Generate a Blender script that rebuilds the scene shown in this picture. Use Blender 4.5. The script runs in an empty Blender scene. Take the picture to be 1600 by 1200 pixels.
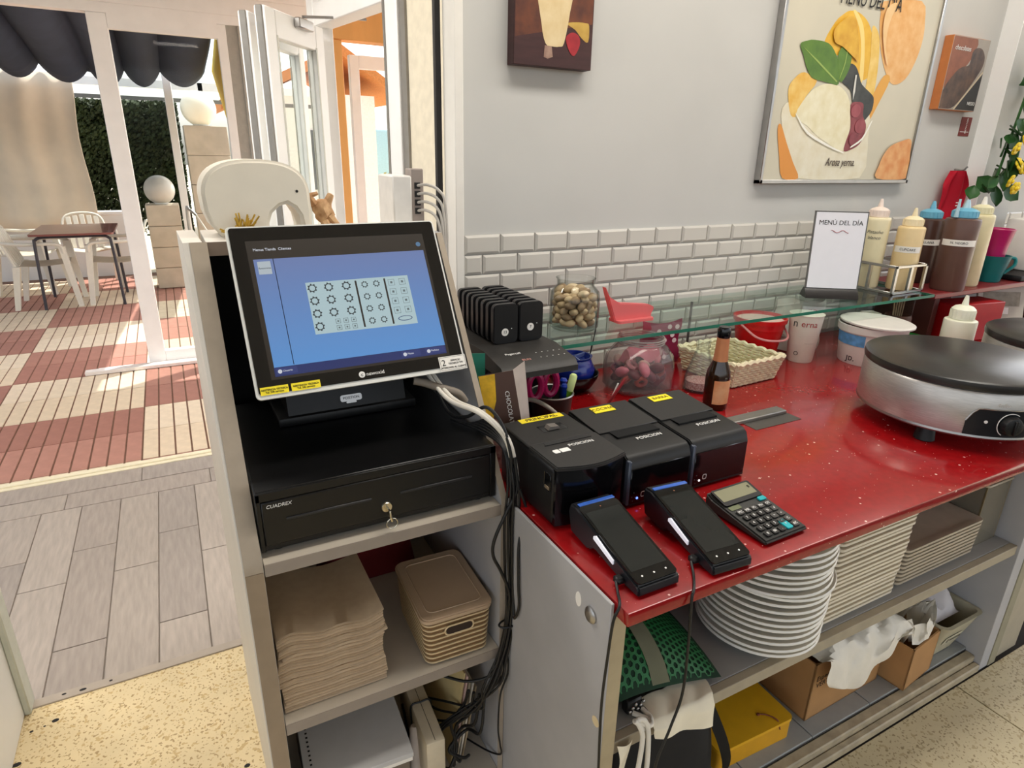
import bpy, bmesh, math, random
from mathutils import Vector, Matrix
random.seed(7)
S = bpy.context.scene
COL = S.collection
PI = math.pi
R = math.radians

# ------------------------------------------------------------------ camera
yaw, pit, rol, FPX = 0.49220839, 0.35038834, -0.02071402, 985.74
fw = Vector((math.sin(yaw)*math.cos(pit), math.cos(yaw)*math.cos(pit), -math.sin(pit)))
rt = Vector((math.cos(yaw), -math.sin(yaw), 0)); dn = fw.cross(rt)
cr = rt*math.cos(rol)+dn*math.sin(rol); cd = -rt*math.sin(rol)+dn*math.cos(rol)
cam = bpy.data.cameras.new('camera'); cam.sensor_width = 36; cam.lens = FPX/1600*36; cam.clip_start = 0.02
co = bpy.data.objects.new('camera', cam); COL.objects.link(co)
co.matrix_world = Matrix(((cr.x, -cd.x, -fw.x, 0), (cr.y, -cd.y, -fw.y, 0), (cr.z, -cd.z, -fw.z, 1.584), (0, 0, 0, 1)))
S.camera = co

# ------------------------------------------------------------------ world, sun, exposure
w = bpy.data.worlds.new('sky'); S.world = w; w.use_nodes = True
nt = w.node_tree; bg = nt.nodes['Background']
sky = nt.nodes.new('ShaderNodeTexSky'); sky.sky_type = 'NISHITA'; sky.sun_disc = False
sky.sun_elevation = R(48); sky.sun_rotation = R(60); sky.air_density = 1.0; sky.dust_density = 2.5; sky.ozone_density = 0.6
hs = nt.nodes.new('ShaderNodeHueSaturation'); hs.inputs['Saturation'].default_value = 0.35
nt.links.new(sky.outputs[0], hs.inputs['Color']); nt.links.new(hs.outputs[0], bg.inputs['Color'])
bg.inputs['Strength'].default_value = 0.42
sd = bpy.data.lights.new('sun', 'SUN'); sd.energy = 7.0; sd.angle = R(0.6); sd.color = (1, .97, .92)
so = bpy.data.objects.new('sun', sd); COL.objects.link(so)
so.rotation_euler = Vector((-.38, -.22, -.90)).to_track_quat('-Z', 'Y').to_euler()
def area(name, loc, sx, sy, e, col=(1, .96, .9)):
    l = bpy.data.lights.new(name, 'AREA'); l.shape = 'RECTANGLE'; l.size = sx; l.size_y = sy; l.energy = e; l.color = col
    o = bpy.data.objects.new(name, l); COL.objects.link(o); o.location = loc
    return o
area('ceiling_lamp_light', (0.75, 0.80, 2.80), 1.2, .28, 16)
area('ceiling_lamp_light', (2.1, 0.80, 2.80), 1.2, .28, 11)
area('ceiling_lamp_light', (-0.6, 2.3, 2.80), 1.2, .28, 46)
S.view_settings.view_transform = 'Standard'; S.view_settings.look = 'None'
S.view_settings.gamma = 1; S.view_settings.use_curve_mapping = False
S.view_settings.exposure = -0.2

# ------------------------------------------------------------------ helpers
def lin(c):
    f = lambda v: (v/255/12.92) if v/255 <= .04045 else ((v/255+.055)/1.055)**2.4
    return (f(c[0]), f(c[1]), f(c[2]), 1)
MATS = {}
def mat(name, col, rough=.5, metal=0., var=.06, scale=30., bump=0., trans=0., ior=1.45, emit=None, es=1., alpha=1., spec=.5, coat=0., stretch=None, col2=None, detail=3):
    if name in MATS: return MATS[name]
    m = bpy.data.materials.new(name); m.use_nodes = True; MATS[name] = m
    n = m.node_tree; b = n.nodes['Principled BSDF']; L = n.links
    b.inputs['Roughness'].default_value = rough; b.inputs['Metallic'].default_value = metal
    b.inputs['IOR'].default_value = ior; b.inputs['Transmission Weight'].default_value = trans
    b.inputs['Alpha'].default_value = alpha; b.inputs['Specular IOR Level'].default_value = spec
    b.inputs['Coat Weight'].default_value = coat; b.inputs['Coat Roughness'].default_value = .08
    tc = n.nodes.new('ShaderNodeTexCoord'); mp = n.nodes.new('ShaderNodeMapping'); L.new(tc.outputs['Object'], mp.inputs['Vector'])
    if stretch: mp.inputs['Scale'].default_value = stretch
    no = n.nodes.new('ShaderNodeTexNoise'); no.inputs['Scale'].default_value = scale; no.inputs['Detail'].default_value = detail
    L.new(mp.outputs[0], no.inputs['Vector'])
    c = lin(col); rp = n.nodes.new('ShaderNodeValToRGB')
    rp.color_ramp.elements[0].position = .3; rp.color_ramp.elements[1].position = .7
    if col2: a, d = lin(col2), c
    else:
        a = tuple(max(0, v*(1-var)) for v in c[:3])+(1,); d = tuple(min(1, v*(1+var)) for v in c[:3])+(1,)
    rp.color_ramp.elements[0].color = a; rp.color_ramp.elements[1].color = d
    L.new(no.outputs['Fac'], rp.inputs[0]); L.new(rp.outputs[0], b.inputs['Base Color'])
    if emit:
        b.inputs['Emission Color'].default_value = lin(emit); b.inputs['Emission Strength'].default_value = es
    if bump:
        bp = n.nodes.new('ShaderNodeBump'); bp.inputs['Strength'].default_value = bump; bp.inputs['Distance'].default_value = .004
        L.new(no.outputs['Fac'], bp.inputs['Height']); L.new(bp.outputs[0], b.inputs['Normal'])
    return m
def speckle(name, base, specks, scale, thr=.62, rough=.45, second=None, ssc=None, coat=0.):
    """base colour with small specks, a printed or cast-in pattern"""
    if name in MATS: return MATS[name]
    m = mat(name, base, rough, var=.07, scale=9, coat=coat); n = m.node_tree; L = n.links; b = n.nodes['Principled BSDF']
    src = b.inputs['Base Color'].links[0].from_socket; tc = [x for x in n.nodes if x.type == 'TEX_COORD'][0]
    for i, (cc, sc, th) in enumerate([(specks, scale, thr)]+([(second, ssc, thr+.02)] if second else [])):
        no = n.nodes.new('ShaderNodeTexNoise'); no.inputs['Scale'].default_value = sc; no.inputs['Detail'].default_value = 1.5
        L.new(tc.outputs['Object'], no.inputs['Vector'])
        rp = n.nodes.new('ShaderNodeValToRGB'); rp.color_ramp.elements[0].position = th; rp.color_ramp.elements[1].position = th+.04
        L.new(no.outputs['Fac'], rp.inputs[0])
        mx = n.nodes.new('ShaderNodeMix'); mx.data_type = 'RGBA'; L.new(rp.outputs[0], mx.inputs['Factor'])
        L.new(src, mx.inputs['A']); mx.inputs['B'].default_value = lin(cc); src = mx.outputs['Result']
    L.new(src, b.inputs['Base Color']); return m
def dots(name, base, spot, scale, size, rough=.3, coat=.3):
    """quartz-like counter: sparse small light chips"""
    m = mat(name, base, rough, var=.10, scale=60, coat=coat); n = m.node_tree; L = n.links; b = n.nodes['Principled BSDF']
    src = b.inputs['Base Color'].links[0].from_socket; tc = [x for x in n.nodes if x.type == 'TEX_COORD'][0]
    for sc, sz in ((scale, size), (scale*2.3, size*.8)):
        vo = n.nodes.new('ShaderNodeTexVoronoi'); vo.inputs['Scale'].default_value = sc; L.new(tc.outputs['Object'], vo.inputs['Vector'])
        lt = n.nodes.new('ShaderNodeMath'); lt.operation = 'LESS_THAN'; lt.inputs[1].default_value = sz; L.new(vo.outputs['Distance'], lt.inputs[0])
        sp = n.nodes.new('ShaderNodeSeparateColor'); L.new(vo.outputs['Color'], sp.inputs[0])
        gt = n.nodes.new('ShaderNodeMath'); gt.operation = 'GREATER_THAN'; gt.inputs[1].default_value = .55; L.new(sp.outputs[0], gt.inputs[0])
        mu = n.nodes.new('ShaderNodeMath'); mu.operation = 'MULTIPLY'; L.new(lt.outputs[0], mu.inputs[0]); L.new(gt.outputs[0], mu.inputs[1])
        mx = n.nodes.new('ShaderNodeMix'); mx.data_type = 'RGBA'; L.new(mu.outputs[0], mx.inputs['Factor'])
        L.new(src, mx.inputs['A']); mx.inputs['B'].default_value = lin(spot); src = mx.outputs['Result']
    L.new(src, b.inputs['Base Color']); return m
def glassmat(name, col=(255, 255, 255), rough=.0, alpha=None, ior=1.45, edge=None):
    if name in MATS: return MATS[name]
    m = bpy.data.materials.new(name); m.use_nodes = True; MATS[name] = m
    n = m.node_tree; L = n.links; out = n.nodes['Material Output']; n.nodes.remove(n.nodes['Principled BSDF'])
    t = n.nodes.new('ShaderNodeBsdfTransparent'); t.inputs[0].default_value = lin(col)
    if edge:      # thicker glass along the silhouette absorbs more
        lw = n.nodes.new('ShaderNodeLayerWeight'); lw.inputs[0].default_value = .5
        pw = n.nodes.new('ShaderNodeMath'); pw.operation = 'POWER'; pw.inputs[1].default_value = 3.; L.new(lw.outputs['Facing'], pw.inputs[0])
        mc = n.nodes.new('ShaderNodeMix'); mc.data_type = 'RGBA'; L.new(pw.outputs[0], mc.inputs['Factor']); mc.inputs['A'].default_value = lin(col); mc.inputs['B'].default_value = lin(edge); L.new(mc.outputs['Result'], t.inputs[0])
    g = n.nodes.new('ShaderNodeBsdfGlossy'); g.inputs['Roughness'].default_value = max(rough, .02)
    fr = n.nodes.new('ShaderNodeFresnel'); fr.inputs['IOR'].default_value = ior
    ml = n.nodes.new('ShaderNodeMath'); ml.operation = 'MULTIPLY'; ml.inputs[1].default_value = .8; L.new(fr.outputs[0], ml.inputs[0])
    ge = n.nodes.new('ShaderNodeNewGeometry'); iv = n.nodes.new('ShaderNodeMath'); iv.operation = 'SUBTRACT'; iv.inputs[0].default_value = 1.; L.new(ge.outputs['Backfacing'], iv.inputs[1])
    m3 = n.nodes.new('ShaderNodeMath'); m3.operation = 'MULTIPLY'; L.new(ml.outputs[0], m3.inputs[0]); L.new(iv.outputs[0], m3.inputs[1]); ml = m3   # one clean outer reflection per pane
    mx = n.nodes.new('ShaderNodeMixShader'); L.new(ml.outputs[0], mx.inputs[0]); L.new(t.outputs[0], mx.inputs[1]); L.new(g.outputs[0], mx.inputs[2])
    last = mx
    if alpha:
        d = n.nodes.new('ShaderNodeBsdfDiffuse'); d.inputs[0].default_value = lin(col)
        m2 = n.nodes.new('ShaderNodeMixShader'); m2.inputs[0].default_value = alpha
        L.new(mx.outputs[0], m2.inputs[1]); L.new(d.outputs[0], m2.inputs[2]); last = m2
    L.new(last.outputs[0], out.inputs['Surface']); return m

def box(bm, x0, x1, y0, y1, z0, z1, bev=0., seg=1, M=None):
    g = bmesh.ops.create_cube(bm, size=1.0); vs = g['verts']
    for v in vs: v.co = Vector(((x0+x1)/2+v.co.x*(x1-x0), (y0+y1)/2+v.co.y*(y1-y0), (z0+z1)/2+v.co.z*(z1-z0)))
    if bev > 0:
        es = list({e for v in vs for e in v.link_edges})
        r = bmesh.ops.bevel(bm, geom=es, offset=bev, segments=seg, affect='EDGES', profile=.5)
        vs = list({v for f in r['faces'] for v in f.verts} | {v for v in vs if v.is_valid})
    if M is not None:
        for v in vs: v.co = M @ v.co
    return bm
def lathe(bm, prof, seg=28, M=None, capb=True, capt=False):
    rings = []
    for r, z in prof:
        rings.append([bm.verts.new((r*math.cos(2*PI*i/seg), r*math.sin(2*PI*i/seg), z)) for i in range(seg)])
    for a, b in zip(rings, rings[1:]):
        for i in range(seg):
            j = (i+1) % seg; bm.faces.new((a[i], a[j], b[j], b[i]))
    if capb: bm.faces.new(list(reversed(rings[0])))
    if capt: bm.faces.new(rings[-1])
    if M is not None:
        for rg in rings:
            for v in rg: v.co = M @ v.co
    return bm
def cr_spline(pts, n=6):
    P = [Vector(p) for p in pts]; P = [P[0]*2-P[1]]+P+[P[-1]*2-P[-2]]; out = []
    for i in range(1, len(P)-2):
        for k in range(n):
            t = k/n; a, b, c, d = P[i-1], P[i], P[i+1], P[i+2]
            out.append(.5*((2*b)+(c-a)*t+(2*a-5*b+4*c-d)*t*t+(3*b-a-3*c+d)*t**3))
    out.append(P[-2]); return out
def tube(bm, pts, r, seg=8, smooth=6, closed=False, rads=None):
    P = cr_spline(pts, smooth) if smooth else [Vector(p) for p in pts]
    prev = None; rings = []; n = len(P)
    for i, p in enumerate(P):
        t = (P[min(i+1, n-1)]-P[max(i-1, 0)])
        if t.length < 1e-9: t = Vector((0, 0, 1))
        t.normalize()
        if prev is None:
            up = Vector((0, 0, 1)) if abs(t.z) < .9 else Vector((1, 0, 0)); a = t.cross(up).normalized()
        else:
            a = (prev-t*prev.dot(t))
            if a.length < 1e-6: a = t.orthogonal()
            a.normalize()
        prev = a; b = t.cross(a); rr = r if rads is None else rads[0]+(rads[1]-rads[0])*i/(n-1)
        rings.append([bm.verts.new(p+a*rr*math.cos(2*PI*k/seg)+b*rr*math.sin(2*PI*k/seg)) for k in range(seg)])
    for A, B in zip(rings, rings[1:]):
        for k in range(seg):
            j = (k+1) % seg; bm.faces.new((A[k], A[j], B[j], B[k]))
    bm.faces.new(list(reversed(rings[0]))); bm.faces.new(rings[-1]); return bm
def prism(bm, poly, d0, d1, axis='z', M=None):
    """extrude a 2-D outline; axis is the extrusion axis"""
    def p(a, b, d): return {'z': (a, b, d), 'y': (a, d, b), 'x': (d, a, b)}[axis]
    A = [bm.verts.new(p(a, b, d0)) for a, b in poly]; B = [bm.verts.new(p(a, b, d1)) for a, b in poly]
    fs = [bm.faces.new(A), bm.faces.new(B)]; n = len(poly)
    for i in range(n):
        j = (i+1) % n; fs.append(bm.faces.new((A[i], A[j], B[j], B[i])))
    if M is not None:
        for v in A+B: v.co = M @ v.co
    bmesh.ops.recalc_face_normals(bm, faces=fs)
    return bm
def sph(bm, c, r, sc=(1, 1, 1), u=16, v=10, M=None):
    g = bmesh.ops.create_uvsphere(bm, u_segments=u, v_segments=v, radius=r)
    for q in g['verts']:
        q.co = Vector((q.co.x*sc[0]+c[0], q.co.y*sc[1]+c[1], q.co.z*sc[2]+c[2]))
        if M is not None: q.co = M @ q.co
    return bm
def rrect(x0, x1, y0, y1, r, n=5):
    out = []
    for cx, cy, a in ((x1-r, y1-r, 0), (x0+r, y1-r, 90), (x0+r, y0+r, 180), (x1-r, y0+r, 270)):
        for k in range(n+1):
            t = R(a+90*k/n); out.append((cx+r*math.cos(t), cy+r*math.sin(t)))
    return out
def grid(bm, nx, ny, fn, thick=0.):
    V = [[bm.verts.new(fn(i/nx, j/ny)) for i in range(nx+1)] for j in range(ny+1)]
    fs = []
    for j in range(ny):
        for i in range(nx): fs.append(bm.faces.new((V[j][i], V[j][i+1], V[j+1][i+1], V[j+1][i])))
    if thick: bmesh.ops.solidify(bm, geom=fs, thickness=thick)
    return bm
BM = bmesh.new
def me(name, bm, m, smooth=True, ang=38):
    d = bpy.data.meshes.new(name); bm.normal_update(); bm.to_mesh(d); bm.free()
    if smooth:
        for p in d.polygons: p.use_smooth = True
        d.set_sharp_from_angle(angle=R(ang))
    d.materials.append(m); return d
def obj(name, bm, m, parent=None, loc=None, rot=None, smooth=True, ang=38):
    d = bm if isinstance(bm, bpy.types.Mesh) else me(name, bm, m, smooth, ang)
    o = bpy.data.objects.new(name, d); COL.objects.link(o)
    if parent is not None: o.parent = parent
    if loc: o.location = loc
    if rot: o.rotation_euler = rot
    return o
def tag(o, label, cat, group=None, kind=None):
    o['label'] = label; o['category'] = cat
    if group: o['group'] = group
    if kind: o['kind'] = kind
    return o
def struct(name, bm, m, label=None, parent=None, **k):
    o = obj(name, bm, m, parent, **k); o['kind'] = 'structure'
    if label: o['label'] = label
    return o
def thing(name, label, cat, loc=(0, 0, 0), rz=0., group=None, rot=None):
    o = bpy.data.objects.new(name, None); COL.objects.link(o); o.empty_display_size = .05
    o.location = loc; o.rotation_euler = rot if rot else (0, 0, rz); return tag(o, label, cat, group)
def dup(root, loc=None, rz=None, label=None, rot=None):
    r = root.copy(); COL.objects.link(r)
    if loc: r.location = loc
    if rz is not None: r.rotation_euler = (0, 0, rz)
    if rot: r.rotation_euler = rot
    if label: r['label'] = label
    for ch in list(root.children):
        c = ch.copy(); COL.objects.link(c); c.parent = r
        for g in list(ch.children):
            d = g.copy(); COL.objects.link(d); d.parent = c
    return r
def text(name, s, size, m, parent, loc, rot, ext=.0003, align='CENTER', shear=0., sx=1., space=1.):
    cu = bpy.data.curves.new(name, 'FONT'); cu.body = s; cu.size = size; cu.extrude = ext; cu.align_x = align; cu.align_y = 'CENTER'
    cu.shear = shear; cu.resolution_u = 3; cu.space_character = space
    t = bpy.data.objects.new(name+'_tmp', cu); COL.objects.link(t)
    bpy.context.view_layer.update()
    d = bpy.data.meshes.new_from_object(t.evaluated_get(bpy.context.evaluated_depsgraph_get()))
    bpy.data.objects.remove(t); d.materials.clear(); d.materials.append(m)
    o = bpy.data.objects.new(name, d); COL.objects.link(o); o.parent = parent; o.location = loc; o.rotation_euler = rot; o.scale = (sx, 1, 1)
    return o
FRONT = (R(90), 0, 0)      # text standing up and facing -y
FLAT = (0, 0, 0)           # text lying on a horizontal face, read from -y

# ------------------------------------------------------------------ materials
M_white = mat('white_lacquer', (238, 234, 226), .35, var=.02)
M_frame = mat('white_frame', (249, 248, 246), .4, var=.03, scale=8)
M_gasket = mat('grey_gasket', (142, 138, 132), .35, metal=.3)
M_wall = mat('wall_paint', (201, 200, 196), .85, var=.03, scale=4, bump=.05)
M_tile = mat('white_glazed_tile', (204, 200, 192), .18, var=.025, scale=5)
M_grout = mat('grout', (188, 185, 180), .9, var=.05)
M_red = dots('red_quartz', (146, 14, 18), (240, 190, 180), 44, .10, rough=.22, coat=.5)
M_grey = mat('grey_melamine', (172, 170, 170), .55, var=.04, scale=14, bump=.02)
M_grey2 = mat('grey_melamine_edge', (150, 138, 126), .6, var=.05, scale=20)
M_shelf = mat('shelf_melamine', (196, 186, 170), .55, var=.03, scale=22)
M_blk = mat('black_plastic', (13, 13, 14), .45, var=.15, scale=200, bump=.03)
M_blk2 = mat('black_gloss', (10, 10, 12), .12, var=.1)
M_blkm = mat('black_metal', (11, 11, 12), .35, var=.12, scale=120, bump=.02)
M_steel = mat('brushed_steel', (186, 182, 176), .36, metal=.72, var=.12, scale=40, stretch=(1, 1, 14))
M_alu = mat('aluminium', (176, 174, 172), .35, metal=1., var=.05)
M_yel = mat('yellow_label', (244, 222, 40), .6, var=.04)
M_ink = mat('black_ink', (24, 22, 22), .7)
M_wink = mat('white_ink', (232, 230, 226), .6)
M_glass = glassmat('clear_glass')
M_cable = mat('black_cable', (20, 20, 21), .45)
M_wcable = mat('white_cable', (222, 216, 204), .45)
# ------------------------------------------------------------------ floors
M_plank = [mat('wood_look_tile_%d' % i, c, .4, var=.13, scale=7, stretch=(9, 1.2, 1), bump=.03, detail=8) for i, c in enumerate([(170, 159, 148), (164, 153, 143), (175, 164, 153), (160, 150, 141)])]
M_speck = speckle('cream_speckled_floor', (228, 208, 164), (178, 150, 104), 150, .60, .5, (206, 178, 126), 90)
M_speck2 = speckle('speckled_floor_tile', (200, 186, 150), (150, 132, 98), 150, .60, .5, (176, 158, 120), 80)
M_tr = [mat('terrace_red_%d' % i, c, .6, var=.10, scale=12) for i, c in enumerate([(172, 122, 106), (164, 114, 99), (180, 130, 114)])]
M_tc = [mat('terrace_cream_%d' % i, c, .6, var=.08, scale=14) for i, c in enumerate([(220, 200, 172), (212, 192, 162), (226, 208, 182)])]
M_joint = mat('terrace_joint', (128, 98, 82), .9, var=.1)

b = BM(); box(b, -3.2, 1.0, 1.56, 3.51, -.12, -.004)
floor = struct('floor', b, mat('plank_grout', (128, 118, 108), .9), 'grey wood-look plank floor between the counter platform and the terrace')
PW = .157; x0 = -.392
pl = {}
def plank(x, y0, y1, i, rot=False):
    L_ = y1-y0
    key = (round(L_, 3), i % 4, rot)
    if key not in pl:
        b = BM(); w2 = PW/2-.0022
        if rot: box(b, -L_/2+.002, L_/2-.002, -w2, w2, -.006, .0, .0012)
        else: box(b, -w2, w2, -L_/2+.002, L_/2-.002, -.006, .0, .0012)
        pl[key] = me('plank', b, M_plank[i % 4])
    o = obj('plank', pl[key], None, floor)
    o.location = (((y0+y1)/2, x, 0) if rot else (x, (y0+y1)/2, 0))
k = 0
for c in range(-14, 9):
    xc = x0+PW*(c+.5)
    if xc < -3 or xc > .9: continue
    js = [3.19, 2.57, 1.95, 1.56] if c % 2 == 0 else [3.19, 2.79, 2.165, 1.56]
    for a_, b_ in zip(js, js[1:]):
        plank(xc, b_, a_, k*7 % 11); k += 1
for r_, yy in ((0, 3.27), (1, 3.43)):
    for c in range(-5, 3):
        a_ = -.62+c*.62+(.31 if r_ else .0)
        plank(yy, a_, a_+.62, k*5 % 7, True); k += 1
b = BM(); box(b, -3.2, .9, 3.508, 3.535, -.02, .004, .002); box(b, -3.2, .9, 3.535, 3.57, -.02, .012, .003)
struct('trim_1', b, mat('threshold_white', (236, 226, 196), .5), 'pale threshold strip between plank floor and terrace')

# raised platform behind the counter
b = BM(); box(b, -2.4, .62, -1.2, 1.565, 0, .291)
box(b, .62, 3.4, -1.2, 1.46, 0, .291)
plat = struct('floor_platform', b, mat('dark_joint', (46, 40, 34), .9), 'raised staff platform behind the counter')
for nm, (xa, xb, ya, yb), m in (('floor_slab', (-2.4, .62, -1.2, 1.563), M_speck), ('floor_tile', (1.051, 1.6495, -.02, .578), M_speck2), ('floor_tile', (1.6525, 2.25, -.02, .578), M_speck2), ('floor_tile', (2.253, 2.85, -.02, .578), M_speck2),
        ('floor_tile', (1.051, 1.6495, -.62, -.023), M_speck2), ('floor_tile', (1.6525, 2.25, -.62, -.023), M_speck2), ('floor_tile', (.63, 1.048, -.62, .578), M_speck2)):
    b = BM(); box(b, xa, xb, ya, yb, .285, .295, .001); obj(nm, b, m, plat)
b = BM()
box(b, -.49, .03, 1.562, 1.59, .27, .299, .001)
trim = struct('trim_2', b, mat('step_nosing', (176, 164, 150), .5), 'worn metal nosing along the platform step')
b = BM()
for x, y, rx, ry in ((-.36, 1.574, .008, .004), (-.40, 1.578, .005, .003), (-.30, 1.576, .004, .003)): lathe(b, [(1, .2985), (1, .2996)], 10, Matrix.Translation((x, y, 0)) @ Matrix.Diagonal((rx, ry, 1, 1)), capt=True)
obj('screw_hole', b, M_ink, trim)
b = BM()
for x, y, rx, ry in ((-.41, 1.50, .0075, .0055), (-.455, 1.488, .004, .003), (-.47, 1.40, .009, .006), (-.43, 1.492, .003, .002), (-.02, 1.17, .0065, .005)): lathe(b, [(1, .2948), (1, .2955)], 10, Matrix.Translation((x, y, 0)) @ Matrix.Diagonal((rx, ry, 1, 1)), capt=True)
obj('chip_mark', b, M_ink, plat)

# terrace tiles, red and cream checks of ten by two
b = BM(); box(b, -3.4, 5.0, 3.55, 9.7, -.12, -.006)
terr = struct('floor_terrace', b, M_joint, 'red and cream checked terrace paving')
TX, TY = .0818, .4135
tb = [BM(), BM()]; tm = {}
def tilebm(b, x, y, h, top=-.0005): box(b, x+.0055, x+TX-.0045, y+.003, y+h-.003, -.008, top)
for gi in range(-3, 6):
    for ci in range(10):
        x = -.313+gi*.818+ci*TX
        if x < -3.3 or x > 3.0: continue
        for ri in range(-1, 15):
            y = 3.61+ri*TY; h = TY
            if ri == -1: y = 3.575; h = .035
            if y+h > 9.72: continue
            chk = (gi+(0 if ri == -1 else ri//2+1)) % 2
            red = chk == 0
            near = ri <= 6 and -1.62 < x < .46
            if near:
                key = (red, (ci*3+ri*5+gi) % 3, ri == -1)
                if key not in tm:
                    bb = BM(); tilebm(bb, 0, 0, h); tm[key] = me('paving_tile', bb, (M_tr if red else M_tc)[key[1]], False)
                o = obj('paving_tile', tm[key], None, terr); o.location = (x, y, random.uniform(-.0008, .0004))
            else: tilebm(tb[0 if red else 1], x, y, h)
for q, m in zip(tb, (M_tr[0], M_tc[0])):
    o = obj('far_paving', q, m, terr, smooth=False); o['kind'] = 'stuff'
b = BM(); box(b, -30, 45, 9.72, 70, -.3, -.05); box(b, 5.0, 45, -8, 9.72, -.3, -.05)
struct('ground', b, mat('pale_ground', (226, 214, 190), .9, var=.08, scale=1), 'pale ground outside beyond the terrace')

# ------------------------------------------------------------------ back wall with metro tiles
b = BM(); box(b, .64, 3.9, 1.470, 1.56, .0, 2.85)
wall = struct('wall_back', b, M_wall, 'pale grey wall above and behind the counter')
b = BM(); box(b, .64, 2.779, 1.4685, 1.4715, .90, 1.391); box(b, 3.03, 3.9, 1.4685, 1.4715, .9, 1.391)
obj('grout_bed', b, M_grout, wall)
W_, H_ = .1013, .0502
tmesh = {}
def metro(w_):
    k_ = round(w_, 4)
    if k_ not in tmesh:
        b = BM(); g = .0014; bv = .0062
        o = [(-w_/2+g, 0), (w_/2-g, H_-2*g)]
        A = [b.verts.new((x, 0, z)) for x, z in ((o[0][0], 0), (o[1][0], 0), (o[1][0], o[1][1]), (o[0][0], o[1][1]))]
        B = [b.verts.new((x, -.0035, z)) for x, z in ((o[0][0], 0), (o[1][0], 0), (o[1][0], o[1][1]), (o[0][0], o[1][1]))]
        bx_ = min(bv, w_/2-g-.002)
        C = [b.verts.new((x, -.0075, z)) for x, z in ((o[0][0]+bx_, bv), (o[1][0]-bx_, bv), (o[1][0]-bx_, o[1][1]-bv), (o[0][0]+bx_, o[1][1]-bv))]
        for P_, Q_ in ((A, B), (B, C)):
            for i in range(4): b.faces.new((P_[i], P_[(i+1) % 4], Q_[(i+1) % 4], Q_[i]))
        b.faces.new(C)
        tmesh[k_] = me('tile', b, M_tile, False)
    return tmesh[k_]
for row in range(8):
    z = 1.391-H_*(row+1)+.0016
    off = 1.047+(0 if row % 2 == 0 else W_/2)
    for a_, b_ in ((.641, 2.778), (3.032, 3.85)):
        n0 = math.floor((a_-off)/W_)
        x = off+n0*W_
        while x < b_:
            xa, xb = max(x, a_), min(x+W_, b_)
            if xb-xa > .012:
                o = obj('tile', metro(xb-xa), None, wall); o.location = ((xa+xb)/2, 1.4685, z)
            x += W_
b = BM(); box(b, 2.78, 3.03, 1.405, 1.52, .984, 2.85)
pil = struct('wall_pillar', b, M_wall, 'shallow pale pillar at the right end of the tiled wall')
b = BM(); box(b, 2.7765, 2.7798, 1.4045, 1.4698, .9845, 2.85); obj('lit_side', b, mat('lit_side_white', (246, 246, 244), .6, var=.01), pil)  # whiter sheet: light on the pillar's left side put into its colour
b = BM(); box(b, .619, .641, 1.460, 1.53, .0, 2.85, .002)
struct('trim_3', b, M_white, 'white corner strip at the left end of the tiled wall')
b = BM(); box(b, .603, .6165, 1.535, 1.55, .0, 2.85)
struct('trim_4', b, mat('dark_gap_strip', (40, 38, 38), .7), 'black vertical strip beside the white corner strip')
b = BM(); box(b, -3.2, 4.4, -3.0, 3.3, 2.85, 2.95)
struct('ceiling', b, mat('ceiling_paint', (226, 224, 220), .9), 'pale ceiling over the bar')
for i, (x, y) in enumerate(((.75, .80), (2.1, .80), (-.6, 2.3))):
    t = thing('ceiling_lamp', ['flat ceiling lamp above the payment terminals', 'flat ceiling lamp above the crepe griddle', 'flat ceiling lamp above the plank floor'][i], 'lamp', (x, y, 2.85), 0, 'ceiling lamps out of view above')
    b = BM(); box(b, -.64, .64, -.18, .18, -.045, 0, .006); obj('housing', b, M_white, t)
    b = BM(); box(b, -.60, .60, -.14, .14, -.047, -.044); obj('diffuser', b, mat('lamp_diffuser', (255, 250, 240), .5, emit=(255, 246, 230), es=3.), t)

# white panel at lower left
b = BM(); box(b, -.80, -.476, .75, 1.57, .2955, 1.25, .003)
t = thing('side_cabinet', 'plain white cabinet side at the lower left beside the speckled floor', 'cabinet', (0, 0, 0)); obj('carcass', b, mat('white_cabinet', (222, 220, 214), .5, var=.03, scale=4), t)
b = BM(); box(b, -.4765, -.462, 1.545, 1.598, .2955, 1.25, .003); obj('end_strip', b, mat('greenish_edge', (196, 198, 184), .5), t)

# ------------------------------------------------------------------ doorway in the side wall (oblique)
SD = Matrix.Translation((.729, 3.26, 0)) @ Matrix.Rotation(math.atan2(-.986, .166), 4, 'Z')
def sbox(b, *a, **k): return box(b, *a, M=SD, **k)
b = BM(); sbox(b, -.075, 0, -.03, .06, 0, 2.85, bev=.004); sbox(b, .70, .80, -.04, .07, 0, 2.85, bev=.004); sbox(b, 0, .70, -.03, .06, 2.1, 2.19, bev=.004)
sbox(b, 0, .70, -.03, .06, 2.6, 2.7)
d1 = struct('door_1', b, M_frame, 'white frame of the side doorway')
b = BM(); sbox(b, 0, .7, .0, .008, 2.19, 2.6); obj('pane', b, M_glass, d1)
b = BM(); sbox(b, .800, .842, -.03, .05, 0, 2.85); obj('gasket', b, M_gasket, d1)
b = BM(); sbox(b, .70, .712, -.045, -.036, 0, 2.1); obj('gasket', b, M_gasket, d1)
b = BM(); sbox(b, .842, 1.13, -.02, .1, 0, 2.85)
struct('wall_side', b, mat('cream_wall', (232, 222, 200), .8), 'cream strip of side wall next to the doorway')
b = BM(); sbox(b, 1.13, 1.42, -.05, .2, 0, 2.85)
struct('wall_column', b, mat('rough_plaster', (250, 248, 244), .95, var=.05, scale=60, bump=.8), 'rough white plastered column beside the doorway')
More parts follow.
